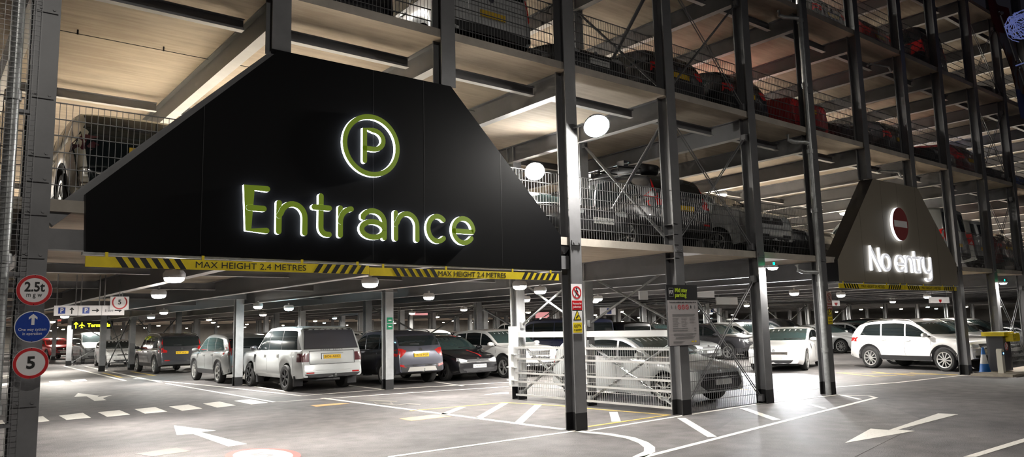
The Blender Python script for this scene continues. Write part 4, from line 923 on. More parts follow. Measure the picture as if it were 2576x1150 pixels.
for j in range(2): line(-.36, .12, .285 - j * .035, .006); line(.33, .40, .285 - j * .035, .006)
for j in range(3): line(-.34, .4 - .05 * j, .20 - j * .014, .003)
for j in range(3): line(-.28, .34 - .03 * j, .145 - j * .014, .003)
for j in range(3): line(-.36, .0 - .05 * j, .075 - j * .014, .003)
mb.build('printed_lines', M_TXTG, parent=root)
for k, m in enumerate((M_TXTG, M_TXTG, M_RED, M_RED, M_RED, M_TXT, M_TXTG)):
    mb = MB(); x = (-.37 + .125 * k) * w; z = .635 * h
    if m is M_RED:
        o_, i_ = circ(x, z, .05 * w, n=20), circ(x, z, .036 * w, n=20)
        for j in range(20): mb.prism([o_[j], o_[(j + 1) % 20], i_[(j + 1) % 20], i_[j]], lambda p, q, d: (p, d, q), -.005, -.002)
        mb.prism([(x - .03 * w, z + .026 * w), (x - .022 * w, z + .03 * w), (x + .03 * w, z - .026 * w), (x + .022 * w, z - .03 * w)], lambda p, q, d: (p, d, q), -.006, -.002)
    else: mb.prism(circ(x, z, .022 * w, .04 * w, n=6), lambda p, q, d: (p, d, q), -.005, -.002)
    mb.build('pictogram', m, parent=root)
mb = MB(); mb.box(.22 * w, .30 * w, -.005, -.002, .055 * h, .075 * h); mb.prism(circ(.36 * w, .065 * h, .022 * w, n=12), lambda p, q, d: (p, d, q), -.005, -.002); mb.build('yellow_mark', M_YEL, parent=root)

# direction boards under the ceiling
def arrow_pts(dx, dz, s):
    P_ = [(0, .5), (.32, .16), (.2, .05), (.075, .18), (.075, -.5), (-.075, -.5), (-.075, .18), (-.2, .05), (-.32, .16)]
    return [(x * s, z * s) if dz else (z * s, -x * s) for x, z in P_]
YD = 18.0
a = onY(136, 768, YD); c = onY(313, 796, YD); zt, zb = onY(137, 769, YD).z, onY(137, 794.5, YD).z
W3 = (c.x - a.x) / 3
for k in range(3):
    lab = ('white hanging board with blue P and up arrow', 'white hanging board with blue P and right arrow', 'white hanging board reading Exit with right arrow')[k]
    root = thing('direction_board', lab, 'sign', (a.x + W3 * (k + .5), YD, zb), 0, 'hanging direction boards'); h = zt - zb; w = W3 - .012
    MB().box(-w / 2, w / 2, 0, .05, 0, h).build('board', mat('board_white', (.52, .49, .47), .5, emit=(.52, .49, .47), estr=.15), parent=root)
    for e in (-.4, .4): MB().box(w * e - .01, w * e + .01, .02, .03, h, DZ[0] - .16 - zb).build('hanger', M_STEEL, parent=root)
    if k < 2:
        MB().box(-w * .33, -w * .33 + h * .62, -.004, 0, h * .19, h * .81).build('blue_panel', M_BLUE, parent=root); text('P', h * .6, M_WHITE, root, (-w * .33 + h * .31, -.006, h * .5), bold=.004)
    else: text('Exit', h * .42, M_TXTG, root, (-w * .2, -.003, h * .46), width=w * .36)
    pp = arrow_pts(0, k == 0, h * .66); ox = w * (.24 if k < 2 else .22)
    MB().prism([(x + ox, z + h * .5) for x, z in pp], lambda p, q, d: (p, d, q), -.004, 0).build('arrow', M_TXT, parent=root)
p = onY(301, 763, YD - .1); root = thing('speed_board', 'small square 5 speed limit board hung over the Exit board', 'sign', (p.x, YD - .1, p.z))
MB().box(-.18, .18, 0, .02, -.14, .14).build('board', MATS['board_white'], parent=root); mb = MB(); o_, i_ = circ(0, .02, .15, n=36), circ(0, .02, .122, n=36)
for k in range(36):
    q = [o_[k], o_[(k + 1) % 36], i_[(k + 1) % 36], i_[k]]
    if max(t[1] for t in q) < .14: mb.prism(q, lambda p_, q_, d: (p_, d, q_), -.004, 0)
mb.build('red_ring', M_RED, parent=root); text('5', .14, M_TXT, root, (0, -.003, .02), bold=.004)
MB().box(-.01, .01, .02, .03, .14, DZ[0] - .16 - p.z).build('hanger', M_STEEL, parent=root)
YT = 46.0; a = onY(181, 808, YT); c = onY(284, 827, YT)
root = thing('terminals_board', 'black hanging board with yellow Terminals lettering and up arrow', 'sign', ((a.x + c.x) / 2, YT, c.z)); w, h = c.x - a.x, a.z - c.z
MB().box(-w / 2, w / 2, 0, .1, 0, h).build('board', M_BLACK, parent=root); my = mat('yellow_lit_text', (.7, .7, .02), .5, emit=(.75, .8, .02), estr=1.0)
text('Terminals', h * .62, my, root, (w * .15, -.01, h * .45), width=w * .56, bold=.01)
MB().prism([(x - w * .4, z + h * .5) for x, z in arrow_pts(0, True, h * .8)], lambda p, q, d: (p, d, q), -.01, 0).build('arrow', my, parent=root)
pl = [(0, .5), (.06, .35), (.06, .12), (.42, -.12), (.42, -.22), (.06, -.08), (.05, -.3), (.16, -.4), (.16, -.48), (0, -.42), (-.16, -.48), (-.16, -.4), (-.05, -.3), (-.06, -.08), (-.42, -.22), (-.42, -.12), (-.06, .12), (-.06, .35)]
MB().prism([(x * h * .8 - w * .26, z * h * .8 + h * .5) for x, z in pl], lambda p, q, d: (p, d, q), -.01, 0).build('aeroplane_symbol', my, parent=root)
for e in (-.4, .4): MB().box(w * e - .02, w * e + .02, .03, .06, h, DZ[0] - .14 - c.z).build('hanger', M_STEEL, parent=root)
# first aid squares on the column between the silver and the slate cars
for n_, py in enumerate((806, 822)):
    p = onY(974, py, 19.26); root = thing('safety_square', ('upper', 'lower')[n_] + ' small green first aid square on the column beside the slate crossover', 'sign', (10.82, 19.26, p.z), 0, 'green squares on the inner column')
    MB().box(-.09, .09, 0, .01, -.08, .08).build('plate', mat('sign_green', (.0, .22, .1), .5), parent=root); MB().box(-.05, .05, -.004, 0, -.015, .015).build('symbol', M_WHITE, parent=root)
# no entry plates hung inside the exit
for n_, (px, py, y, w) in enumerate(((2103, 763, 14.5, .55), (2365, 755, 11.2, 1.5), (1225, 731, 24.0, 1.9), (1775, 737, 15.0, .9), (1620, 742, 15.0, .35), (1830, 757, 17.5, 1.3))):
    p = onY(px, py, y)
    lab = ('small white no entry plate hanging just right of the gate column', 'long white no entry plate hanging inside the No entry gate', 'wide pale blue hanging panel under the far ceiling', 'white ceiling box right of the parking notice', 'small white ceiling box left of the parking notice', 'long white tray hanging behind the facade rods')[n_]
    root = thing('hanging_plate', lab, 'sign' if n_ < 2 else 'duct', (p.x, y, p.z), 0); h = .2 if n_ < 2 else .28
    MB().box(-w / 2, w / 2, 0, .06, -h / 2, h / 2).build('board', MATS['board_white'] if n_ < 2 else (M_TRAY if n_ == 2 else M_DUCT), parent=root)
    if n_ < 2: MB().prism(circ(0, .02, .11, n=24, a0=PI, a1=2 * PI), lambda a_, b_, d: (a_, d, b_), -.005, 0).build('red_mark', M_RED, parent=root)
    for e in (-.4, .4): MB().box(w * e - .01, w * e + .01, .02, .03, h / 2, DZ[0] - .15 - p.z).build('hanger', M_STEEL, parent=root)
for n_, (px, py, y) in enumerate(((1055, 797 - 12, 40), (1365, 793, 40), (1530, 783, 30), (1690 + 100, 780, 34))):
    p = onY(px + 0, py, y); root = thing('distant_board', ('pink lit board far back left of the white plated column', 'pale red board far back beside the white plated column', 'white parking board far back behind the lamp-lit column', 'white P and Exit board far back behind the facade rods')[n_], 'sign', (p.x, y, p.z))
    MB().box(-.6, .6, 0, .06, -.2, .2).build('board', mat('pink_board', (.6, .25, .25), .5, emit=(.6, .25, .25), estr=.4) if n_ < 2 else MATS['board_white'], parent=root)
    if n_ > 1: MB().box(-.1, .25, -.01, 0, -.16, .16).build('blue_panel', M_BLUE, parent=root)
    for e in (-.5, .5): MB().box(e - .015, e + .015, .02, .04, .2, DZ[0] - .14 - p.z).build('hanger', M_STEEL, parent=root)

# ------------------------------------------------------------------ road markings (surveyed onto the ground plane)
ZM = 0.004
def G(p, x0=0, y0=0, s=1.0): return onZ(x0 + p[0] / s, y0 + p[1] / s, 0)
def mark(pts, m, label, group=None, x0=0, y0=0, s=1.0, name='road_marking', z=ZM):
    w = [G(p, x0, y0, s) for p in pts]; c = sum((Vector(p) for p in w), Vector()) / len(w)
    mb = MB(); mb.prism([(p.x - c.x, p.y - c.y) for p in w], FLAT, z, 0.0005)
    return tag(mb.build(name, m, loc=(c.x, c.y, 0)), label, 'marking', group)
def lines(segs, wd, m, label, group=None, z=ZM, name='painted_line'):
    mb = MB(); P = [[G(p) for p in sg] for sg in segs]; c = P[0][0].copy(); c.z = 0
    for sg in P:
        L_, R_ = [], []
        for i, p in enumerate(sg):
            a, b = sg[max(i - 1, 0)], sg[min(i + 1, len(sg) - 1)]; t = (b - a).normalized(); n = Vector((-t.y, t.x, 0)) * wd / 2; L_.append(p + n - c); R_.append(p - n - c)
        for i in range(len(sg) - 1): mb.prism([(q.x, q.y) for q in (L_[i], L_[i + 1], R_[i + 1], R_[i])], FLAT, z, 0.0005)
    return tag(mb.build(name, m, loc=c), label, 'marking', group)
K = 3.578
DASH = [[(530, 380), (745, 355), (818, 398), (597, 418)], [(880, 350), (1075, 330), (1170, 370), (965, 390)], [(1210, 322), (1395, 303), (1505, 343), (1305, 362)], [(1520, 298), (1695, 280), (1820, 315), (1640, 335)], [(1825, 272), (1975, 253), (2122, 287), (1955, 307)], [(2105, 247), (2245, 232), (2412, 263), (2262, 279)], [(170, 412), (385, 384), (445, 428), (228, 452)], [(-190, 446), (20, 420), (55, 465), (-150, 492)]]
for n_, d in enumerate(DASH):
    lab = '%s white give way dash to the right of the left column' % ORD[n_ + 1] if n_ < 6 else ('white give way dash half hidden by the left column', 'white give way dash seen through the left mesh screen')[n_ - 6]
    mark(d, M_PW, lab, 'give way dashes', 0, 940, K)
for n_, d in enumerate([[(440, 70), (570, 63), (585, 78), (455, 87)], [(635, 62), (760, 50), (785, 64), (660, 77)], [(20, 20), (80, 15), (95, 40), (30, 48)], [(-10, 95), (70, 85), (90, 102), (10, 112)]]):
    mark(d, M_PW, 'small white dash far up the entrance lane, %s from the red cars' % ORD[n_ + 1], 'far lane dashes', 0, 940, K)
mark([(1565, 468), (1940, 515), (1800, 527), (2220, 635), (2055, 657), (1740, 545), (1590, 553)], M_PW, 'large white arrow on the asphalt pointing into the entrance', None, 0, 940, K, 'road_arrow')
mark([(668, 211), (702, 176), (890, 200), (876, 212), (1005, 195), (925, 222), (958, 241), (850, 247), (780, 207)], M_PW, 'far white forked arrow on the asphalt beyond the dashes', None, 0, 940, K, 'road_arrow')
mark([(640, 795), (920, 640), (1115, 655), (1650, 475), (1865, 485), (1215, 650), (1395, 665)], M_PW, 'cream white arrow on the asphalt leading out of the exit, lower right', None, 1976, 930, 4.293, 'road_arrow')
mark([(1210, 725), (1590, 668), (1720, 700), (1370, 748)], M_PWORN, 'worn pale patch of old lettering near the bottom edge by the left column', None, 0, 940, K, 'road_marking')
# speed roundel painted on the ground
c = G((661, 1146)); ex = (G((742, 1136)) - G((583, 1152))) / 2
root = thing('speed_roundel', 'red ringed speed roundel painted on the asphalt at the bottom edge', 'marking', (c.x, c.y, 0)); ry = 0.74; rx = 0.46
a_, b_, d_ = circ(0, 0, rx, ry, 48), circ(0, 0, rx * .78, ry * .82, 48), None
mb = MB()
for k in range(48): mb.prism([a_[k], a_[(k + 1) % 48], b_[(k + 1) % 48], b_[k]], FLAT, ZM, 0.0005)
mb.build('red_ring', M_PR, parent=root); MB().prism(b_, FLAT, ZM, 0.0005).build('white_disc', M_PW, parent=root)
text('5', 0.62, M_TXTG, root, (0, 0, ZM + .001), rot=(0, 0, 0), ext=.0005, bold=.01)
lines([[(812, 1002), (1040, 1032), (1420, 1081)]], 0.13, M_PW, 'white line running from the silver off-roader to the tall lamp-lit column')
lines([[(419, 965), (690, 1012), (1000, 990.5), (1278, 973)]], 0.10, M_PW, 'white boundary line in front of the parked silver off-roader')
lines([[(338, 952), (552, 973), (757, 996), (963, 980), (1278, 962)]], 0.10, M_PW, 'white bay edge line under the rear of the silver off-roader')
lines([[(870, 969), (963, 980)], [(1095, 961), (1165, 971)], [(600, 966), (720, 985)]], 0.10, M_PW, 'white bay dividers between the off-roader and the slate crossover')
lines([[(160, 921), (315, 958)], [(215, 922), (300, 940), (405, 962)]], 0.12, M_PW, 'white lane edge lines at the far left bays')
lines([[(258, 938), (305, 950), (390, 945), (330, 935)]], 0.12, M_PY, 'yellow box outline by the far mesh barrier at left')
lines([[(1032, 1034), (1270, 1013), (1420, 1022), (1478, 1028), (1683, 1044.5), (1478, 1074)]], 0.09, M_PY, 'yellow outline of the walkway along the white mesh')
lines([[(1270, 1014.5), (1203, 1053)], [(1164, 1024), (1116, 1043)], [(1354, 1019), (1304, 1065)], [(1543, 1037), (1550, 1061)]], 0.16, M_PW, 'white cross hatching inside the yellow walkway outline')
lines([[(979, 1150), (1420, 1088.6), (1450, 1084)]], 0.09, M_PW, 'white line from the bottom edge to the tall lamp-lit column')
lines([[(1479, 1084.6), (1700, 1049), (1912, 1016), (2106, 994)]], 0.09, M_PW, 'white kerb line along the facade between the columns')
lines([[(1456, 1085.8), (1530, 1092.8), (1585, 1102), (1618, 1114), (1634, 1126), (1634, 1137), (1605, 1151)]], 0.15, M_PW, 'thick curved white line sweeping round in front of the tall lamp-lit column')
lines([[(1610, 1153), (2000, 1053), (2204, 1001), (2186, 996.5), (2106, 994)]], 0.10, M_PW, 'long white line bounding the hatched strip right of the curve')
mark([(1703, 1052), (1724, 1052), (1803, 1099), (1780, 1100)], M_PW, 'thick white hatch bar nearest the parking notice column', 'hatched strip bars')
mark([(1859, 1027.5), (1880, 1028), (1964, 1056), (1945, 1058)], M_PW, 'thick white hatch bar in the middle of the hatched strip', 'hatched strip bars')
mark([(1997, 1009), (2005, 1008), (2081, 1028), (2071, 1029)], M_PW, 'thin white hatch bar left of the gate column', 'hatched strip bars')
mark([(2113, 995), (2122, 994.5), (2169, 1005), (2160, 1006)], M_PW, 'thin white hatch bar just right of the gate column', 'hatched strip bars')
mark([(1920, 945), (2576, 745), (2640, 765), (2060, 945)], M_PW, 'white edge line crossing the bottom right corner', None, 1976, 930, 4.293)
lines([[(2106, 938), (2200, 947), (2255, 945)], [(2195, 936), (2300, 945)], [(2290, 938), (2400, 944)], [(2106, 938), (2410, 943)]], 0.10, M_PY, 'yellow hatch lines under the white family car')
lines([[(2428, 944), (2255, 963), (1960, 985)]], 0.12, M_PW, 'white stop line running from the cone to the gate column')
lines([[(1940, 985), (1850, 978)], [(1860, 965), (1920, 985)]], 0.1, M_PY, 'yellow lines beside the silver car nose')
mark([(290, 215), (560, 195), (640, 200), (340, 228)], M_PO, 'faded orange patch near the silver off-roader', 'orange patches', 700, 960, K)
mark([(1090, 335), (1400, 300), (1560, 315), (1200, 355)], M_PO, 'faded orange patch nearer the walkway', 'orange patches', 700, 960, K)
mb = MB(); c = G((985, 1012)); c.z = 0                        # worn word, unreadable strokes
for pts in ([(755, 170), (850, 165), (1075, 178), (1060, 186), (860, 178)], [(860, 190), (1000, 200), (1080, 214), (1060, 218), (950, 206)], [(1010, 182), (1040, 205), (1010, 208)], [(1060, 210), (1180, 196), (1290, 207), (1270, 214), (1150, 206), (1090, 216)], [(850, 180), (910, 200), (880, 203)]):
    w = [G(p, 700, 960, K) - c for p in pts]; mb.prism([(p.x, p.y) for p in w], FLAT, ZM, 0.0005)
tag(mb.build('road_marking', M_PWORN, loc=c), 'worn unreadable white lettering on the asphalt in front of the slate crossover', 'marking')
mark([(1850, 122), (1960, 103), (2075, 96), (2075, 112)], M_PW, 'white lane triangle beside the white plated column', None, 700, 960, K)
# ribbed anti-slip strip
m = M_ASPH.copy(); m.name = 'ribbed_asphalt'
nt = m.node_tree; tc = nt.nodes.new('ShaderNodeTexCoord'); br = nt.nodes.new('ShaderNodeTexChecker'); br.inputs['Scale'].default_value = 14; nt.links.new(tc.outputs['Object'], br.inputs['Vector'])
bp = nt.nodes.new('ShaderNodeBump'); bp.inputs['Strength'].default_value = 0.6; bp.inputs['Distance'].default_value = 0.02; nt.links.new(br.outputs['Fac'], bp.inputs['Height']); nt.links.new(bp.outputs['Normal'], nt.nodes['Principled BSDF'].inputs['Normal'])
o = mark([(1905, 1018), (2105, 996), (2185, 1000), (2330, 1060), (2130, 1160), (1640, 1160), (1800, 1085)], m, 'ribbed anti-slip asphalt strip sweeping down from the gate column', None, z=0.002, name='anti_slip_strip')

# ------------------------------------------------------------------ lamps
LP = {}
def area(x, y, z, w, size, col=(1.0, 0.95, 0.87), rot=(0, 0, 0), parent=None, spread=PI):
    key = (w, size, col, spread)
    if key not in LP:
        l = bpy.data.lights.new('lamp_light', 'AREA'); l.shape = 'DISK'; l.size = size; l.energy = w; l.color = col; l.spread = spread; LP[key] = l
    o = bpy.data.objects.new('lamp_light', LP[key]); COL.objects.link(o); o.location = (x, y, z); o.rotation_euler = rot
    return o
WARM = (1.0, 0.95, 0.86); NEUT = (1.0, 0.96, 0.90); COOL = (0.45, 0.85, 1.0)
lp = {}
def lamp(x, y, z, label, group, power, m=None, col=NEUT, r=0.145, drop=0.0):
    m = m or M_LAMP
    if (m.name, r) not in lp:
        root = thing('ceiling_lamp', label, 'lamp')
        b = MB(); b.lathe([(0.0, 0.10), (r * .8, 0.10), (r, 0.06), (r, 0.015), (r * .94, 0.0), (0.0, 0.0)], 24); b.box(-.02, .02, -.02, .02, .1, .16); b.build('housing', M_HOUS, parent=root, smooth=40)
        b = MB(); b.lathe([(r * .9, 0.0), (r * .85, -0.035), (r * .6, -0.06), (0.0, -0.07)], 24); b.build('diffuser', m, parent=root, smooth=60)
        lp[(m.name, r)] = root; index_kids()
    else: root = dup_tree(lp[(m.name, r)])
    root.location = (x, y, z); tag(root, label, 'lamp', group)
    if power: area(x, y, z - 0.085, power, r * 1.7, col)
    return root
GL = [(2.82, 11.0, 'first in the entrance lane, under the left height bar'), (3.8, 15.9, 'second up the entrance lane, above the direction boards'), (6.06, 11.46, 'under the joint of the two Entrance height bars'),
      (9.27, 11.4, 'nearest the tall lamp-lit column on its left'), (11.08, 12.9, 'just left of the lamp-lit column'), (10.15, 16.1, 'beyond the slate crossover under the pale tray'),
      (16.5, 16.5, 'behind the crossed rods left of the parking notice'), (17.65, 17.8, 'further right behind the crossed rods'), (24.1, 12.8, 'inside the No entry gate, left one'), (31.3, 13.1, 'inside the No entry gate, right one'),
      (20.3, 12.2, 'above the aisle behind the column right of the parking notice'), (8.2, 22.6, 'above the silver off-roader'), (14.2, 17.2, 'above the black hatchback'), (27.3, 17.8, 'above the aisle in front of the dark crossover'), (37.9, 17.5, 'deep inside the gate at right'), (7.0, 28.5, 'above the entrance lane beside the grey crossover'), (33.0, 22.5, 'above the white saloon at the back')]
GP = 92; DP = (390, 330, 270)
M_LAMPD = mat('deck_lamp_diffuser', (1, 1, 1), 0.5, emit=(1.0, 0.96, 0.88), estr=40)
for x, y, nm in GL: lamp(x, y, 2.47, 'ground floor ceiling lamp %s' % nm, 'ground floor ceiling lamps', {6.06: 62, 9.27: 42, 11.08: 42}.get(x, GP))
for x, y, nm in ((7.56, 32.7, 'left of the dark large crossover'), (9.0, 22.2, 'above the silver off-roader roof')): lamp(x, y, 2.40, 'cool blue-white glowing lamp under the low ceiling, %s' % nm, 'cool blue lamps', 9, M_LAMPC, COOL, 0.15)
n_ = 0
for y in (27, 33, 44, 55, 70, 88, 104):
    for k in range(0, 12):
        x = -6 + 7.6 * k + (y % 5)
        if y < 30 and x < 12: continue
        lamp(x, y, 2.47, 'small round lamp glowing far back under the ground floor ceiling', 'far ground floor lamps', 150 if y < 60 else 220, M_FARC if (k * 7 + y) % 5 == 0 else M_FAR, WARM, 0.16)
# deck lamps
DNM = ('second deck', 'third deck', 'top deck')
for k, zc in enumerate(DZ[1:4]):
    for i in range(-1, 9):
        x = 4.3 + 7.58 * i; n = i + 2
        for y, pw in (((13.95, DP[0]), (27.0, DP[0] * .8)) if k == 0 else ((15.2, DP[k]),)):
            if k == 0 and i == 1 and y < 20: continue
            row = 'back row, ' if y > 20 else ''
            lamp(x, y, zc - 0.60, 'ceiling lamp under the %s, %s%s counted from the left' % (DNM[k], row, ORD[n]), 'lamps under the %s' % DNM[k], pw * (1.35 if k == 0 and i < 1 else 1), M_LAMPD, WARM, 0.2)
# facade floodlights on the columns
def flood(x, y, z, label, power, aim, lens=M_LAMPF, s=1.0, spread=PI):
    root = thing('floodlight', label, 'lamp', (x, y, z), 0, 'facade floodlights')
    d = Vector(aim).normalized(); a = d.cross(Vector((1, 0, 0.1))).normalized(); c = a.cross(d).normalized()
    def bowl(prof, nm, m):
        b = MB(); n = 24; v = [a * r * s * math.cos(2 * PI * j / n) + c * r * s * math.sin(2 * PI * j / n) + d * t * s for r, t in prof for j in range(n)]
        b.add(v, [(i * n + j, i * n + (j + 1) % n, (i + 1) * n + (j + 1) % n, (i + 1) * n + j) for i in range(len(prof) - 1) for j in range(n)]); return b.build(nm, m, parent=root, smooth=40)
    bowl([(.02, -.16), (.10, -.14), (.19, -.04), (.22, .03), (.205, .035)], 'lamp_body', M_BLACK); bowl([(.205, .03), (.17, .07), (.09, .10), (.01, .11)], 'lens', lens)
    b = MB(); b.tube([(0, 0, 0), (-.12, .12, .03), (-.2, .34, .0)], 0.018, 8); b.build('bracket', M_STEEL, parent=root)
    p = root.location + d * 0.13 * s
    o = area(p.x, p.y, p.z, power, 0.22 * s, NEUT, spread=spread); o.rotation_euler = (-d).to_track_quat('Z', 'Y').to_euler()
    return root
_p = onY(1500, 315, 8.76); flood(_p.x, _p.y, _p.z, 'blazing floodlight high on the tall lamp-lit column', 135, (-0.36, -0.6, -0.75), s=1.05)
p = onZ(1345, 430, 5.25); flood(p.x, p.y, p.z, 'blazing floodlight behind the right slope of the Entrance sign', 60, (-0.5, -0.75, -0.7), s=1.1, spread=2.0)
def column_lamp(x, z, label, i):
    root = thing('column_lamp', label, 'lamp', (x, 9.02, z), 0, 'lamps clipped to the columns')
    MB().box(-.03, .26, -.06, .06, 0, .05).build('arm', M_HOUS, parent=root); b = MB(); b.lathe([(0, .06), (.1, .05), (.12, 0), (0, 0)], 16, c=(.2, 0, -.0)); b.build('housing', M_HOUS, parent=root)
    b = MB(); b.lathe([(.11, 0), (.08, -.04), (0, -.05)], 16, c=(.2, 0, 0)); b.build('diffuser', M_LAMP, parent=root)
    MB().box(.13, .19, -.065, -.058, .06, .11).build('indicator', M_GLED, parent=root); area(x + .2, 9.0, z - .07, 40, .2, NEUT)
column_lamp(14.05, 2.80, 'small lamp with a green light on the column right of the parking notice', 5)
column_lamp(26.9, 2.70, 'small lamp with a green light on the column right of the No entry gate', 10)
# lit column lamps inside
for n_, (x, y) in enumerate(((31.6, 19.3), (26.4, 19.3), (7.56, 51.8))): area(x - .3, y - .5, 2.4, 40, .2, NEUT)
# headlight beams of the oncoming saloon are added with the car
# outside: unseen mast lights added behind the viewer to brighten facade, signs and apron
for x, y, z, w in ((0.5, -3, 9.5, 270), (17, -5, 9.5, 230)):
    root = thing('added_mast_light', 'added unseen mast light in front of the car park, %s' % ('left' if x < 3 else 'right'), 'lamp', (x, y, 0), 0)
    MB().tube([(0, 0, 0), (0, 0, z)], .07, 10).build('mast', M_STEEL, parent=root); MB().box(-.25, .25, -.1, .5, z, z + .08).build('added_light_head', M_HOUS, parent=root)
    area(x, y + .25, z - .03, w, .4, WARM)

# ------------------------------------------------------------------ cars
gB, gU = 'cars parked in the back rows', 'cars on the upper decks'
RRc = car('boxy', 'silver', 9.55, 22.75, 90, 'silver boxy off-roader seen from behind, dark rear glass and yellow plate', 'cars on the ground floor', mir='black')
CRV = car('soft_suv', 'grey', 9.25, 28.1, 90, 'grey-green crossover left of the silver off-roader, partly behind a column', 'cars on the ground floor')
VOL = car('estate_suv', 'charcoal', 9.45, 37.6, 90, 'dark large crossover with tall red tail lights, furthest of the left row', 'cars on the ground floor')
MOK = car('small_suv', 'slate', 12.35, 22.15, 90, 'slate purple crossover with roof rails seen from behind, right of the off-roader', 'cars on the ground floor')
POL = car('hatch', 'black', 14.45, 22.0, -90, 'black hatchback with a red bonnet stripe facing out', 'cars on the ground floor')
WSU = car('sleek_suv', 'white', 16.55, 21.6, -90, 'white sleek crossover behind the white plated column', 'cars on the ground floor')
VAN = car('van', 'navy', 20.3, 22.7, 90, 'navy blue van behind the tall lamp-lit column', 'cars on the ground floor', cat='van')
SIL = car('sporty', 'silver', 13.25, 11.95, -90, 'silver car with big dark grille behind the street level mesh', 'cars on the ground floor')
BMW = car('saloon', 'grey', 26.0, 22.0, -90, 'grey saloon with bright headlamps just right of the parking notice', 'cars on the ground floor')
TUC = car('sleek_suv', 'charcoal', 29.5, 22.0, -90, 'dark grey crossover facing out behind the crossed facade rods', 'cars on the ground floor')
WHT = car('family_suv', 'white', 32.2, 22.3, -90, 'white family car parked beside the dark grey crossover', 'cars on the ground floor')
ART = car('saloon_lit', 'white', 24.80, 15.32, -159.5, 'white saloon driving out with headlights on', 'cars on the ground floor')
BWH = car('saloon_kidney', 'pale', 37.1, 20.9, -90, 'pale blue-white saloon with twin grilles inside the gate, left of a white family crossover', 'cars on the ground floor')
KAR = car('family_suv', 'white', 26.35, 11.32, -103, 'large white family crossover side-on inside the No entry gate', 'cars on the ground floor', mir='pale')
SRB = car('sleek_suv', 'pale', 29.0, 11.75, -90, 'silver crossover right of the No entry gate, nose out behind the mesh', 'cars on the ground floor')
car('hatch_dark', 'pale', 31.15, 11.9, -90, 'pale hatchback at the right edge behind the yellow topped cabinet', 'cars on the ground floor')
BACK = [('family_suv', 'grey', 11.9, 28.7, 90, 'grey car far behind the slate crossover'), ('hatch_dark', 'white', 14.6, 28.7, 90, 'white hatchback roof behind the black hatchback'), ('soft_suv', 'pale', 17.2, 28.7, 90, 'pale crossover behind the white sleek crossover'),
        ('people_carrier', 'black', 22.55, 22.6, 90, 'black people carrier right of the navy van'), ('soft_suv', 'white', 24.4, 28.7, 90, 'white car with roof bars behind the black people carrier'), ('people_carrier', 'charcoal', 29.6, 28.7, -90, 'dark people carrier roof behind the dark grey crossover'),
        ('people_carrier', 'black', 34.6, 22.2, -90, 'black people carrier behind the white saloon'), ('saloon', 'navy', 39.6, 22.0, -90, 'navy saloon behind the pale blue-white saloon'), ('hatch_dark', 'pale', 42.2, 21.9, -90, 'pale hatchback deep inside the gate'), ('soft_suv', 'black', 44.8, 21.9, -90, 'black crossover deep inside the gate, next to a pale hatchback'),
        ('family_suv', 'pale', 47.4, 21.9, -90, 'pale family car deep inside the gate, last seen left of the gate column'), ('sleek_suv', 'white', 33.4, 12.6, -90, 'white crossover behind the family crossover, at the right of the gate'), ('saloon', 'charcoal', 36.2, 12.0, -90, 'charcoal saloon seen past the cone'), ('hatch_dark', 'grey', 38.8, 12.0, -90, 'grey hatchback at the far right behind the cabinet'),
        ('saloon', 'charcoal', 12.2, 38.4, 90, 'dark saloon behind the large dark crossover'), ('hatch_dark', 'pale', 9.4, 48.0, -90, 'pale grey car behind the mesh left of the large dark crossover'), ('van', 'grey', 9.5, 56.0, -90, 'grey van behind the far mesh barrier'), ('hatch_dark', 'charcoal', onZ(184, 903).x + 1.9, onZ(184, 903).y + 9, -95, 'charcoal hatchback beside the red cars at far left'),
        ('sleek_suv', 'red', onZ(143, 905).x, onZ(143, 905).y + 2, -80, 'red crossover in the far left row right of the sign column'), ('hatch_dark', 'red', 3.4, 72.5, -85, 'red hatchback behind the red crossover at far left'), ('hatch_dark', 'pale', -2.2, 58.5, -70, 'pale car seen through the left mesh, nearest of its row'), ('hatch_dark', 'red', -3.2, 64, -70, 'red car seen through the left mesh'),
        ('saloon', 'pale', -4.6, 70, -70, 'pale saloon at the very left edge far back'), ('soft_suv', 'slate', 15.0, 38.4, -90, 'slate crossover in the third row behind the black hatchback'), ('family_suv', 'white', 20.4, 38.6, -90, 'white car in the third row above the white bonnet'), ('hatch_dark', 'pale', 25.8, 38.4, -90, 'pale hatchback in the third row left of the notice'), ('van', 'white', 29.5, 36.4, 90, 'white van roof behind the silver car windscreen'), ('saloon', 'black', 36.8, 36.4, -90, 'black saloon in the third row behind the facade rods'), ('soft_suv', 'grey', 42.0, 36.4, -90, 'grey crossover in the third row above the white saloon'), ('van', 'grey', 48.0, 36.4, 90, 'grey van far behind the white saloon'), ('family_suv', 'navy', 53.0, 36.4, -90, 'navy car far back inside the gate'), ('hatch_dark', 'white', 58.0, 36.4, -90, 'white hatchback far back inside the gate')]
for kd, cl, x, y, h, lab in BACK: car(kd, cl, x, y, h, lab, gB, cat='van' if kd == 'van' else 'car')
z1, z2, z3 = DZ[0], DZ[1], DZ[2]; bx = lambda i: X0 + PIT * (i + .5)
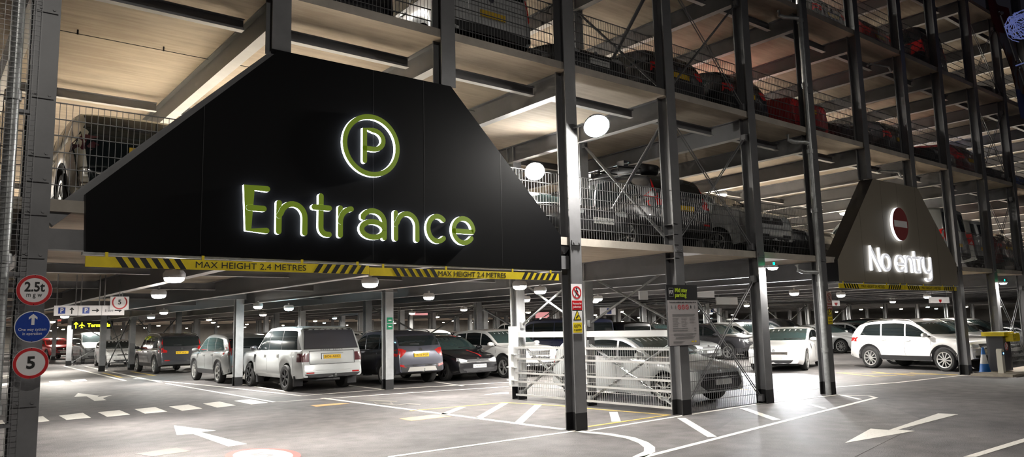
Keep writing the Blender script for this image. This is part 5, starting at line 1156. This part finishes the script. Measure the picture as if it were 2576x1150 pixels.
UP = [('black_tail', 'cream', 2.35, 12.7, 90, z1, 'cream crossover with dark rear glass on the first deck behind the left column'), ('estate_suv', 'purple', -0.45, 12.25, 90, z1, 'dark purple car on the first deck at the left edge behind the mesh screen'),
      ('hatch_dark', 'silver', 7.45, 12.1, -90, z1, 'silver hatchback on the first deck peeking past the right slope of the Entrance sign'), ('saloon', 'charcoal', 10.1, 12.3, -90, z1, 'charcoal car with white plate on the first deck, right of the tall lamp-lit column'),
      ('estate_suv', 'charcoal', 12.55, 12.3, 90, z1, 'dark estate with roof box and bike rack on the first deck'), ('people_carrier', 'pale', 15.45, 12.0, -90, z1, 'silver people carrier on the first deck with a bright alloy wheel'),
      ('saloon', 'black', 17.85, 12.2, -90, z1, 'black saloon on the first deck left of the No entry sign'), ('van', 'grey', 25.6, 12.1, 90, z1, 'grey van on the first deck right of the No entry sign'), ('people_carrier', 'silver', 28.15, 12.1, 90, z1, 'silver people carrier on the first deck near the right edge'), ('sleek_suv', 'darkred', 30.7, 12.1, 90, z1, 'dark red crossover on the first deck at the right edge'),
      ('hatch_dark', 'black', 4.85, 12.0, 90, z2, 'black hatchback on the second deck above the Entrance sign, cut by the top edge'), ('people_carrier', 'pale', 7.45, 12.0, 90, z2, 'pale people carrier on the second deck with its flank lit'), ('saloon', 'black', 10.05, 12.2, -90, z2, 'black saloon with white plate on the second deck right of the lamp column'),
      ('hatch_dark', 'charcoal', 12.65, 12.0, 90, z2, 'charcoal hatchback on the second deck behind the rods above the notice'), ('hatch_dark', 'black', 15.1, 12.0, 90, z2, 'black hatchback with glowing red lamp on the second deck'), ('saloon', 'red', 17.55, 12.1, 90, z2, 'red saloon with roof spoiler on the second deck'), ('sporty', 'black', 20.2, 12.0, -90, z2, 'black sporty car on the second deck, directly right of the red saloon'),
      ('hatch_dark', 'charcoal', 22.85, 12.0, 90, z2, 'charcoal hatchback on the second deck above the No entry sign'), ('saloon', 'black', 25.5, 12.1, -90, z2, 'black saloon on the second deck right above the gate edge'), ('hatch_dark', 'darkred', 28.05, 12.0, 90, z2, 'dark red hatchback on the second deck near the right edge'), ('hatch_dark', 'black', 30.7, 12.0, -90, z2, 'black hatchback on the second deck at the right edge'), ('hatch_dark', 'blue', 33.2, 12.0, -90, z2, 'blue hatchback on the second deck, last at the right edge'),
      ('hatch_dark', 'black', 19.4, 12.0, 90, z3, 'black hatchback on the third deck, leftmost of its deck'), ('hatch_dark', 'red', 22.1, 12.0, 90, z3, 'bright red hatchback on the third deck'), ('people_carrier', 'black', 25.5, 12.0, 90, z3, 'black people carrier with red lamps on the third deck'), ('hatch_dark', 'charcoal', 28.4, 12.0, -90, z3, 'charcoal hatchback on the third deck near the right edge'), ('saloon', 'black', 31.0, 12.1, -90, z3, 'black saloon on the third deck at the right edge')]
UPO = {}
for kd, cl, x, y, h, z, lab in UP: UPO[lab] = car(kd, cl, x, y, h, lab, gU, z)
# plates and letters the photograph shows
car_text(RRc, 'BO6 AHD', .97, True, 'boxy'); car_text(MOK, 'YK15 PGF', .90, True, 'small_suv'); car_text(POL, 'GM68 FNN', .47, False, 'hatch'); car_text(VOL, 'EJ17 WXY', .90, True, 'estate_suv')
b_ = UPO['charcoal car with white plate on the first deck, right of the tall lamp-lit column']; car_text(b_, 'D33 PSH', .47, False, 'saloon')
c_ = PROTO['boxy']; hh = c_.bvh.ray_cast(Vector((-6, 0, 1.165)), Vector((1, 0, 0)))
for n_, ch in enumerate('RANGE ROVER'):
    if ch != ' ': text(ch, .055, M_TXTG, RRc, (hh[0].x - .012, .32 - .064 * n_, 1.165), 'tailgate_letter', rot=(PI / 2, 0, -PI / 2), ext=.004)
hp = PROTO['hatch'].patch([[(1.0, .28), (1.9, .22), (1.9, .17), (1.0, .22)], [(-.2, .42), (.15, .42), (.15, .36), (-.2, .36)]], 'T', .004); hp.build('red_stripe', M_RED, parent=POL, smooth=40)
b = MB(); b.tube([(-2.475, 0, .42), (-2.62, 0, .42), (-2.66, 0, .47), (-2.66, 0, .52)], .025, 8); b.build('tow_bar', M_GALV, parent=RRc, smooth=50)
b = MB(); b.tube([(-1.9, .62, .34), (-2.3, .45, .33), (-2.45, .2, .34), (-2.46, -.2, .34)], .045, 8); b.build('exhaust', M_TRIM, parent=RRc, smooth=50)
for e in (.83, -.83): MB().box(-1.99, -1.96, e - .14, e + .14, .16, .45).build('mud_flap', M_TRIM, parent=RRc); MB().box(.98, 1.01, e - .12, e + .12, .16, .42).build('mud_flap', M_TRIM, parent=RRc)
b = MB(); b.tube([(-2.14, 0, .40), (-2.26, 0, .40), (-2.30, 0, .44), (-2.30, 0, .50)], .02, 8); b.build('tow_bar', M_GALV, parent=MOK, smooth=50)
# roof box and rack
e_ = UPO['dark estate with roof box and bike rack on the first deck']
root = thing('roof_box', 'black roof box on the dark estate on the first deck', 'roof box', (12.95, 12.0, z1 + 1.83))
b = MB(); N_ = 16; v = []
for t, q in ((-1.0, .35), (-.96, .6), (-.8, .85), (-.3, 1), (.4, 1), (.85, .8), (1.0, .4)):
    v += [(.36 * q * math.copysign(abs(math.cos(a)) ** .5, math.cos(a)), t, .17 + .17 * q * math.copysign(abs(math.sin(a)) ** .6, math.sin(a))) for a in [2 * PI * k / N_ for k in range(N_)]]
b.add(v, [(i * N_ + k, i * N_ + (k + 1) % N_, (i + 1) * N_ + (k + 1) % N_, (i + 1) * N_ + k) for i in range(6) for k in range(N_)] + [tuple(range(N_)), tuple(range(6 * N_, 7 * N_))]); b.build('shell', M_BLACK, parent=root, smooth=50)
root = thing('bike_rack', 'black bike rack clamps on the roof of the dark estate, beside the roof box', 'rack', (12.0, 11.6, z1 + 1.79))
for k in range(3):
    b = MB(); y = -.7 + .7 * k; b.tube([(-.35, y, 0), (-.35, y, .1), (.35, y, .12), (.35, y, 0)], .018, 6); b.build('cross_bar', M_BLACK, parent=root); MB().box(-.28 + .2 * k, -.14 + .2 * k, y - .1, y + .1, .1, .22).build('clamp', M_CHR, parent=root)
MB().tube([(-.2, -.9, .16), (-.2, .9, .16)], .025, 8).build('rail', M_CHR, parent=root)
# headlight beams
for e in (.66, -.66):
    a = math.radians(-159.5); p = Vector((24.80 + 2.42 * math.cos(a) - e * math.sin(a), 15.32 + 2.42 * math.sin(a) + e * math.cos(a), .68))
    l = bpy.data.lights.new('headlight_beam', 'SPOT'); l.energy = 800; l.spot_size = math.radians(70); l.spot_blend = .7; l.shadow_soft_size = .06; l.color = (.9, .94, 1)
    o = bpy.data.objects.new('headlight_beam', l); COL.objects.link(o); o.location = p; o.rotation_euler = Vector((-math.cos(a), -math.sin(a), .22)).to_track_quat('Z', 'Y').to_euler()

# ------------------------------------------------------------------ street furniture at the right
root = thing('traffic_cone', 'blue and white traffic cone beside the column right of the gate', 'cone', (24.75, 8.95, 0))
b = MB(); b.box(-.21, .21, -.21, .21, 0, .05); b.build('base', M_TRIM, parent=root)
mc = mat('cone_blue', (.01, .13, .45), .5); mw = mat('cone_white', (.7, .7, .7), .5); R = lambda z: .155 - .125 * z / .74
b = MB(); b.lathe([(.16, .05), (R(.06), .07), (R(.28), .29)], 24); b.build('lower_band', mc, parent=root, smooth=40)
b = MB(); b.lathe([(R(.28), .29), (R(.56), .56)], 24); b.build('white_band', mw, parent=root, smooth=40)
b = MB(); b.lathe([(R(.56), .56), (R(.74), .76), (0, .765)], 24); b.build('tip', mc, parent=root, smooth=40)
_cb = onY(2534, 900, 8.5)
root = thing('barrier_cabinet', 'dark grey barrier cabinet with yellow arm housing on top', 'barrier', (_cb.x, 8.5, 0.06))
mg = mat('cabinet_grey', (.05, .05, .056), .5)
MB().box(-.26, .30, -.02, .42, .02, 1.02).build('cabinet', mg, parent=root); MB().box(-.36, .40, -.1, .5, 1.02, 1.14).build('hood', M_YEL, parent=root); MB().box(-.05, .45, -.22, .0, .86, 1.10).build('arm_housing', M_YEL, parent=root); MB().box(.45, .62, -.18, -.02, .88, 1.06).build('arm_stub', M_YEL, parent=root)
for x in (.0, .1):
    for z in (.93, 1.02): MB().tube([(x, -.22, z), (x, -.235, z)], .018, 8).build('bolt', M_CHR, parent=root)
MB().prism(circ(-.05, .72, .12, n=28), lambda a, b_, d: (a, d, b_), -.03, -.018).build('round_label', M_WHITE, parent=root)
mb = MB(); o1, i1 = circ(-.05, .72, .115, n=28), circ(-.05, .72, .09, n=28)
for k in range(28): mb.prism([o1[k], o1[(k + 1) % 28], i1[(k + 1) % 28], i1[k]], lambda a, b_, d: (a, d, b_), -.034, -.03)
mb.prism([(-.12, .78), (-.11, .79), (.02, .66), (.01, .65)], lambda a, b_, d: (a, d, b_), -.035, -.03); mb.build('ban_mark', M_RED, parent=root)
root = thing('card_reader', 'slim pale card reader post with a blue screen in front of the cabinet', 'card reader', (onY(2526, 920, 8.3).x, 8.3, 0.06))
b = MB(); b.prism([(-.09, 0), (.09, 0), (.09, .62), (.05, .68), (-.05, .68), (-.09, .62)], lambda a, b_, d: (a, d, b_), 0, .14); b.build('post', mat('reader_cream', (.55, .53, .45), .5), parent=root); MB().box(-.075, .075, -.006, 0, .5, .6).build('screen_panel', M_BLACK, parent=root)
MB().box(-.0, .055, -.01, -.004, .53, .575).build('screen', mat('blue_screen', (.02, .1, .5), .3, emit=(.1, .4, 1.0), estr=3), parent=root)
b = MB(); b.box(onY(2516, 940, 8.2).x, 34, 7.9, 8.95, 0, .06); struct('trim_1', b, mat('kerb_concrete', (.35, .31, .25), .8, noise=.2))

# weathered banner and wire ball at the upper right
root = thing('banner', 'weathered red and white banner with rust stains at the upper right', 'banner', (onY(2545, 130, 8.4).x, 8.4, onY(2545, 130, 8.4).z))
def sheet(z0, z1, m, nm):
    b = MB(); n = 6; v = []
    for d in (0, .02):
        for j in range(4):
            z = z0 + (z1 - z0) * j / 3
            for k in range(n + 1): v.append((-.8 + k / n * 1.6 - (z) * .55, .06 * math.sin(k * 1.3 + z * 2) + d, z))
    q = 4 * (n + 1); f = []
    for j in range(3):
        for k in range(n):
            a = j * (n + 1) + k; f.append((a, a + 1, a + n + 2, a + n + 1)); f.append((a + q, a + q + n + 1, a + q + n + 2, a + q + 1))
    b.add(v, f); b.build(nm, m, parent=root, smooth=60)
rs = mat('rust_stained_white', (.40, .38, .38), .7)
nt = rs.node_tree; tc = nt.nodes.new('ShaderNodeTexCoord'); nz = nt.nodes.new('ShaderNodeTexNoise'); nz.inputs['Scale'].default_value = 2.2; mp = nt.nodes.new('ShaderNodeMapping'); mp.inputs['Scale'].default_value = (1, 1, .35); nt.links.new(tc.outputs['Object'], mp.inputs['Vector']); nt.links.new(mp.outputs['Vector'], nz.inputs['Vector'])
rp = nt.nodes.new('ShaderNodeValToRGB'); rp.color_ramp.elements[0].position = .52; rp.color_ramp.elements[0].color = (.34, .33, .36, 1); rp.color_ramp.elements[1].position = .62; rp.color_ramp.elements[1].color = (.28, .10, .03, 1); nt.links.new(nz.outputs['Fac'], rp.inputs['Fac']); nt.links.new(rp.outputs['Color'], nt.nodes['Principled BSDF'].inputs['Base Color'])
sheet(.5, 1.5, mat('faded_red_cloth', (.16, .015, .02), .8), 'red_section'); sheet(-1.3, .5, rs, 'white_section'); sheet(-2.2, -1.3, mat('faded_blue_cloth', (.08, .10, .28), .8), 'blue_section')
b = MB(); b.tube([(-1.1, -.1, 1.1), (1.6, -.1, -2.6)], .03, 8); b.build('pole', M_GALV, parent=root)
for z in (.55, -.9): MB().tube([(-.02 - z * .55, .05, z), (CX_[12] - root.location.x, 9.2 - 8.4, z)], .025, 8).build('wall_arm', M_GALV, parent=root)
for t in (.02, .4, .45, .95): MB().lathe([(0, -.07), (.06, -.04), (.07, 0), (.06, .04), (0, .07)], 10, c=(-1.1 + 2.7 * t, -.14, 1.1 - 3.7 * t)).build('fitting', M_CHR, parent=root)
root = thing('wire_bundle', 'tangled ball of bluish wire at the upper right corner', 'wire', (onY(2574, 66, 7.2).x, 7.2, onY(2574, 66, 7.2).z)); mw_ = mat('bluish_wire', (.25, .28, .5), .5, emit=(.2, .25, .6), estr=.10)
for k in range(26):
    r = random.uniform(.35, .5); u_ = Vector((random.gauss(0, 1), random.gauss(0, 1), random.gauss(0, 1))).normalized(); w_ = u_.cross(Vector((random.gauss(0, 1), random.gauss(0, 1), random.gauss(0, 1)))).normalized()
    MB().tube([u_ * (r * math.cos(s)) + w_ * (r * math.sin(s)) for s in [random.uniform(0, 1) + 4.6 * q / 12 for q in range(13)]], .012, 4).build('strand', mw_, parent=root)
for z in (.3, -1.1): MB().tube([(-1.0, 0, z - .32), (.3, 0, z + .1)], .02, 6).build('stay', mw_, parent=root)

# ------------------------------------------------------------------ night sky and view
w = bpy.data.worlds.new('night'); S.world = w; w.use_nodes = True
w.node_tree.nodes['Background'].inputs['Color'].default_value = (0.10, 0.095, 0.12, 1); w.node_tree.nodes['Background'].inputs['Strength'].default_value = 0.025
S.view_settings.view_transform = 'Standard'; S.view_settings.look = 'None'; S.view_settings.gamma = 1.0; S.view_settings.use_curve_mapping = False
S.view_settings.exposure = 1.5
cy = S.cycles
cy.max_bounces = 6; cy.diffuse_bounces = 4; cy.glossy_bounces = 3; cy.transmission_bounces = 2; cy.caustics_reflective = False; cy.caustics_refractive = False; cy.sample_clamp_indirect = 6.0; cy.use_denoising = True; cy.use_adaptive_sampling = True; cy.adaptive_threshold = 0.05; cy.light_sampling_threshold = 0.02; cy.adaptive_min_samples = 16
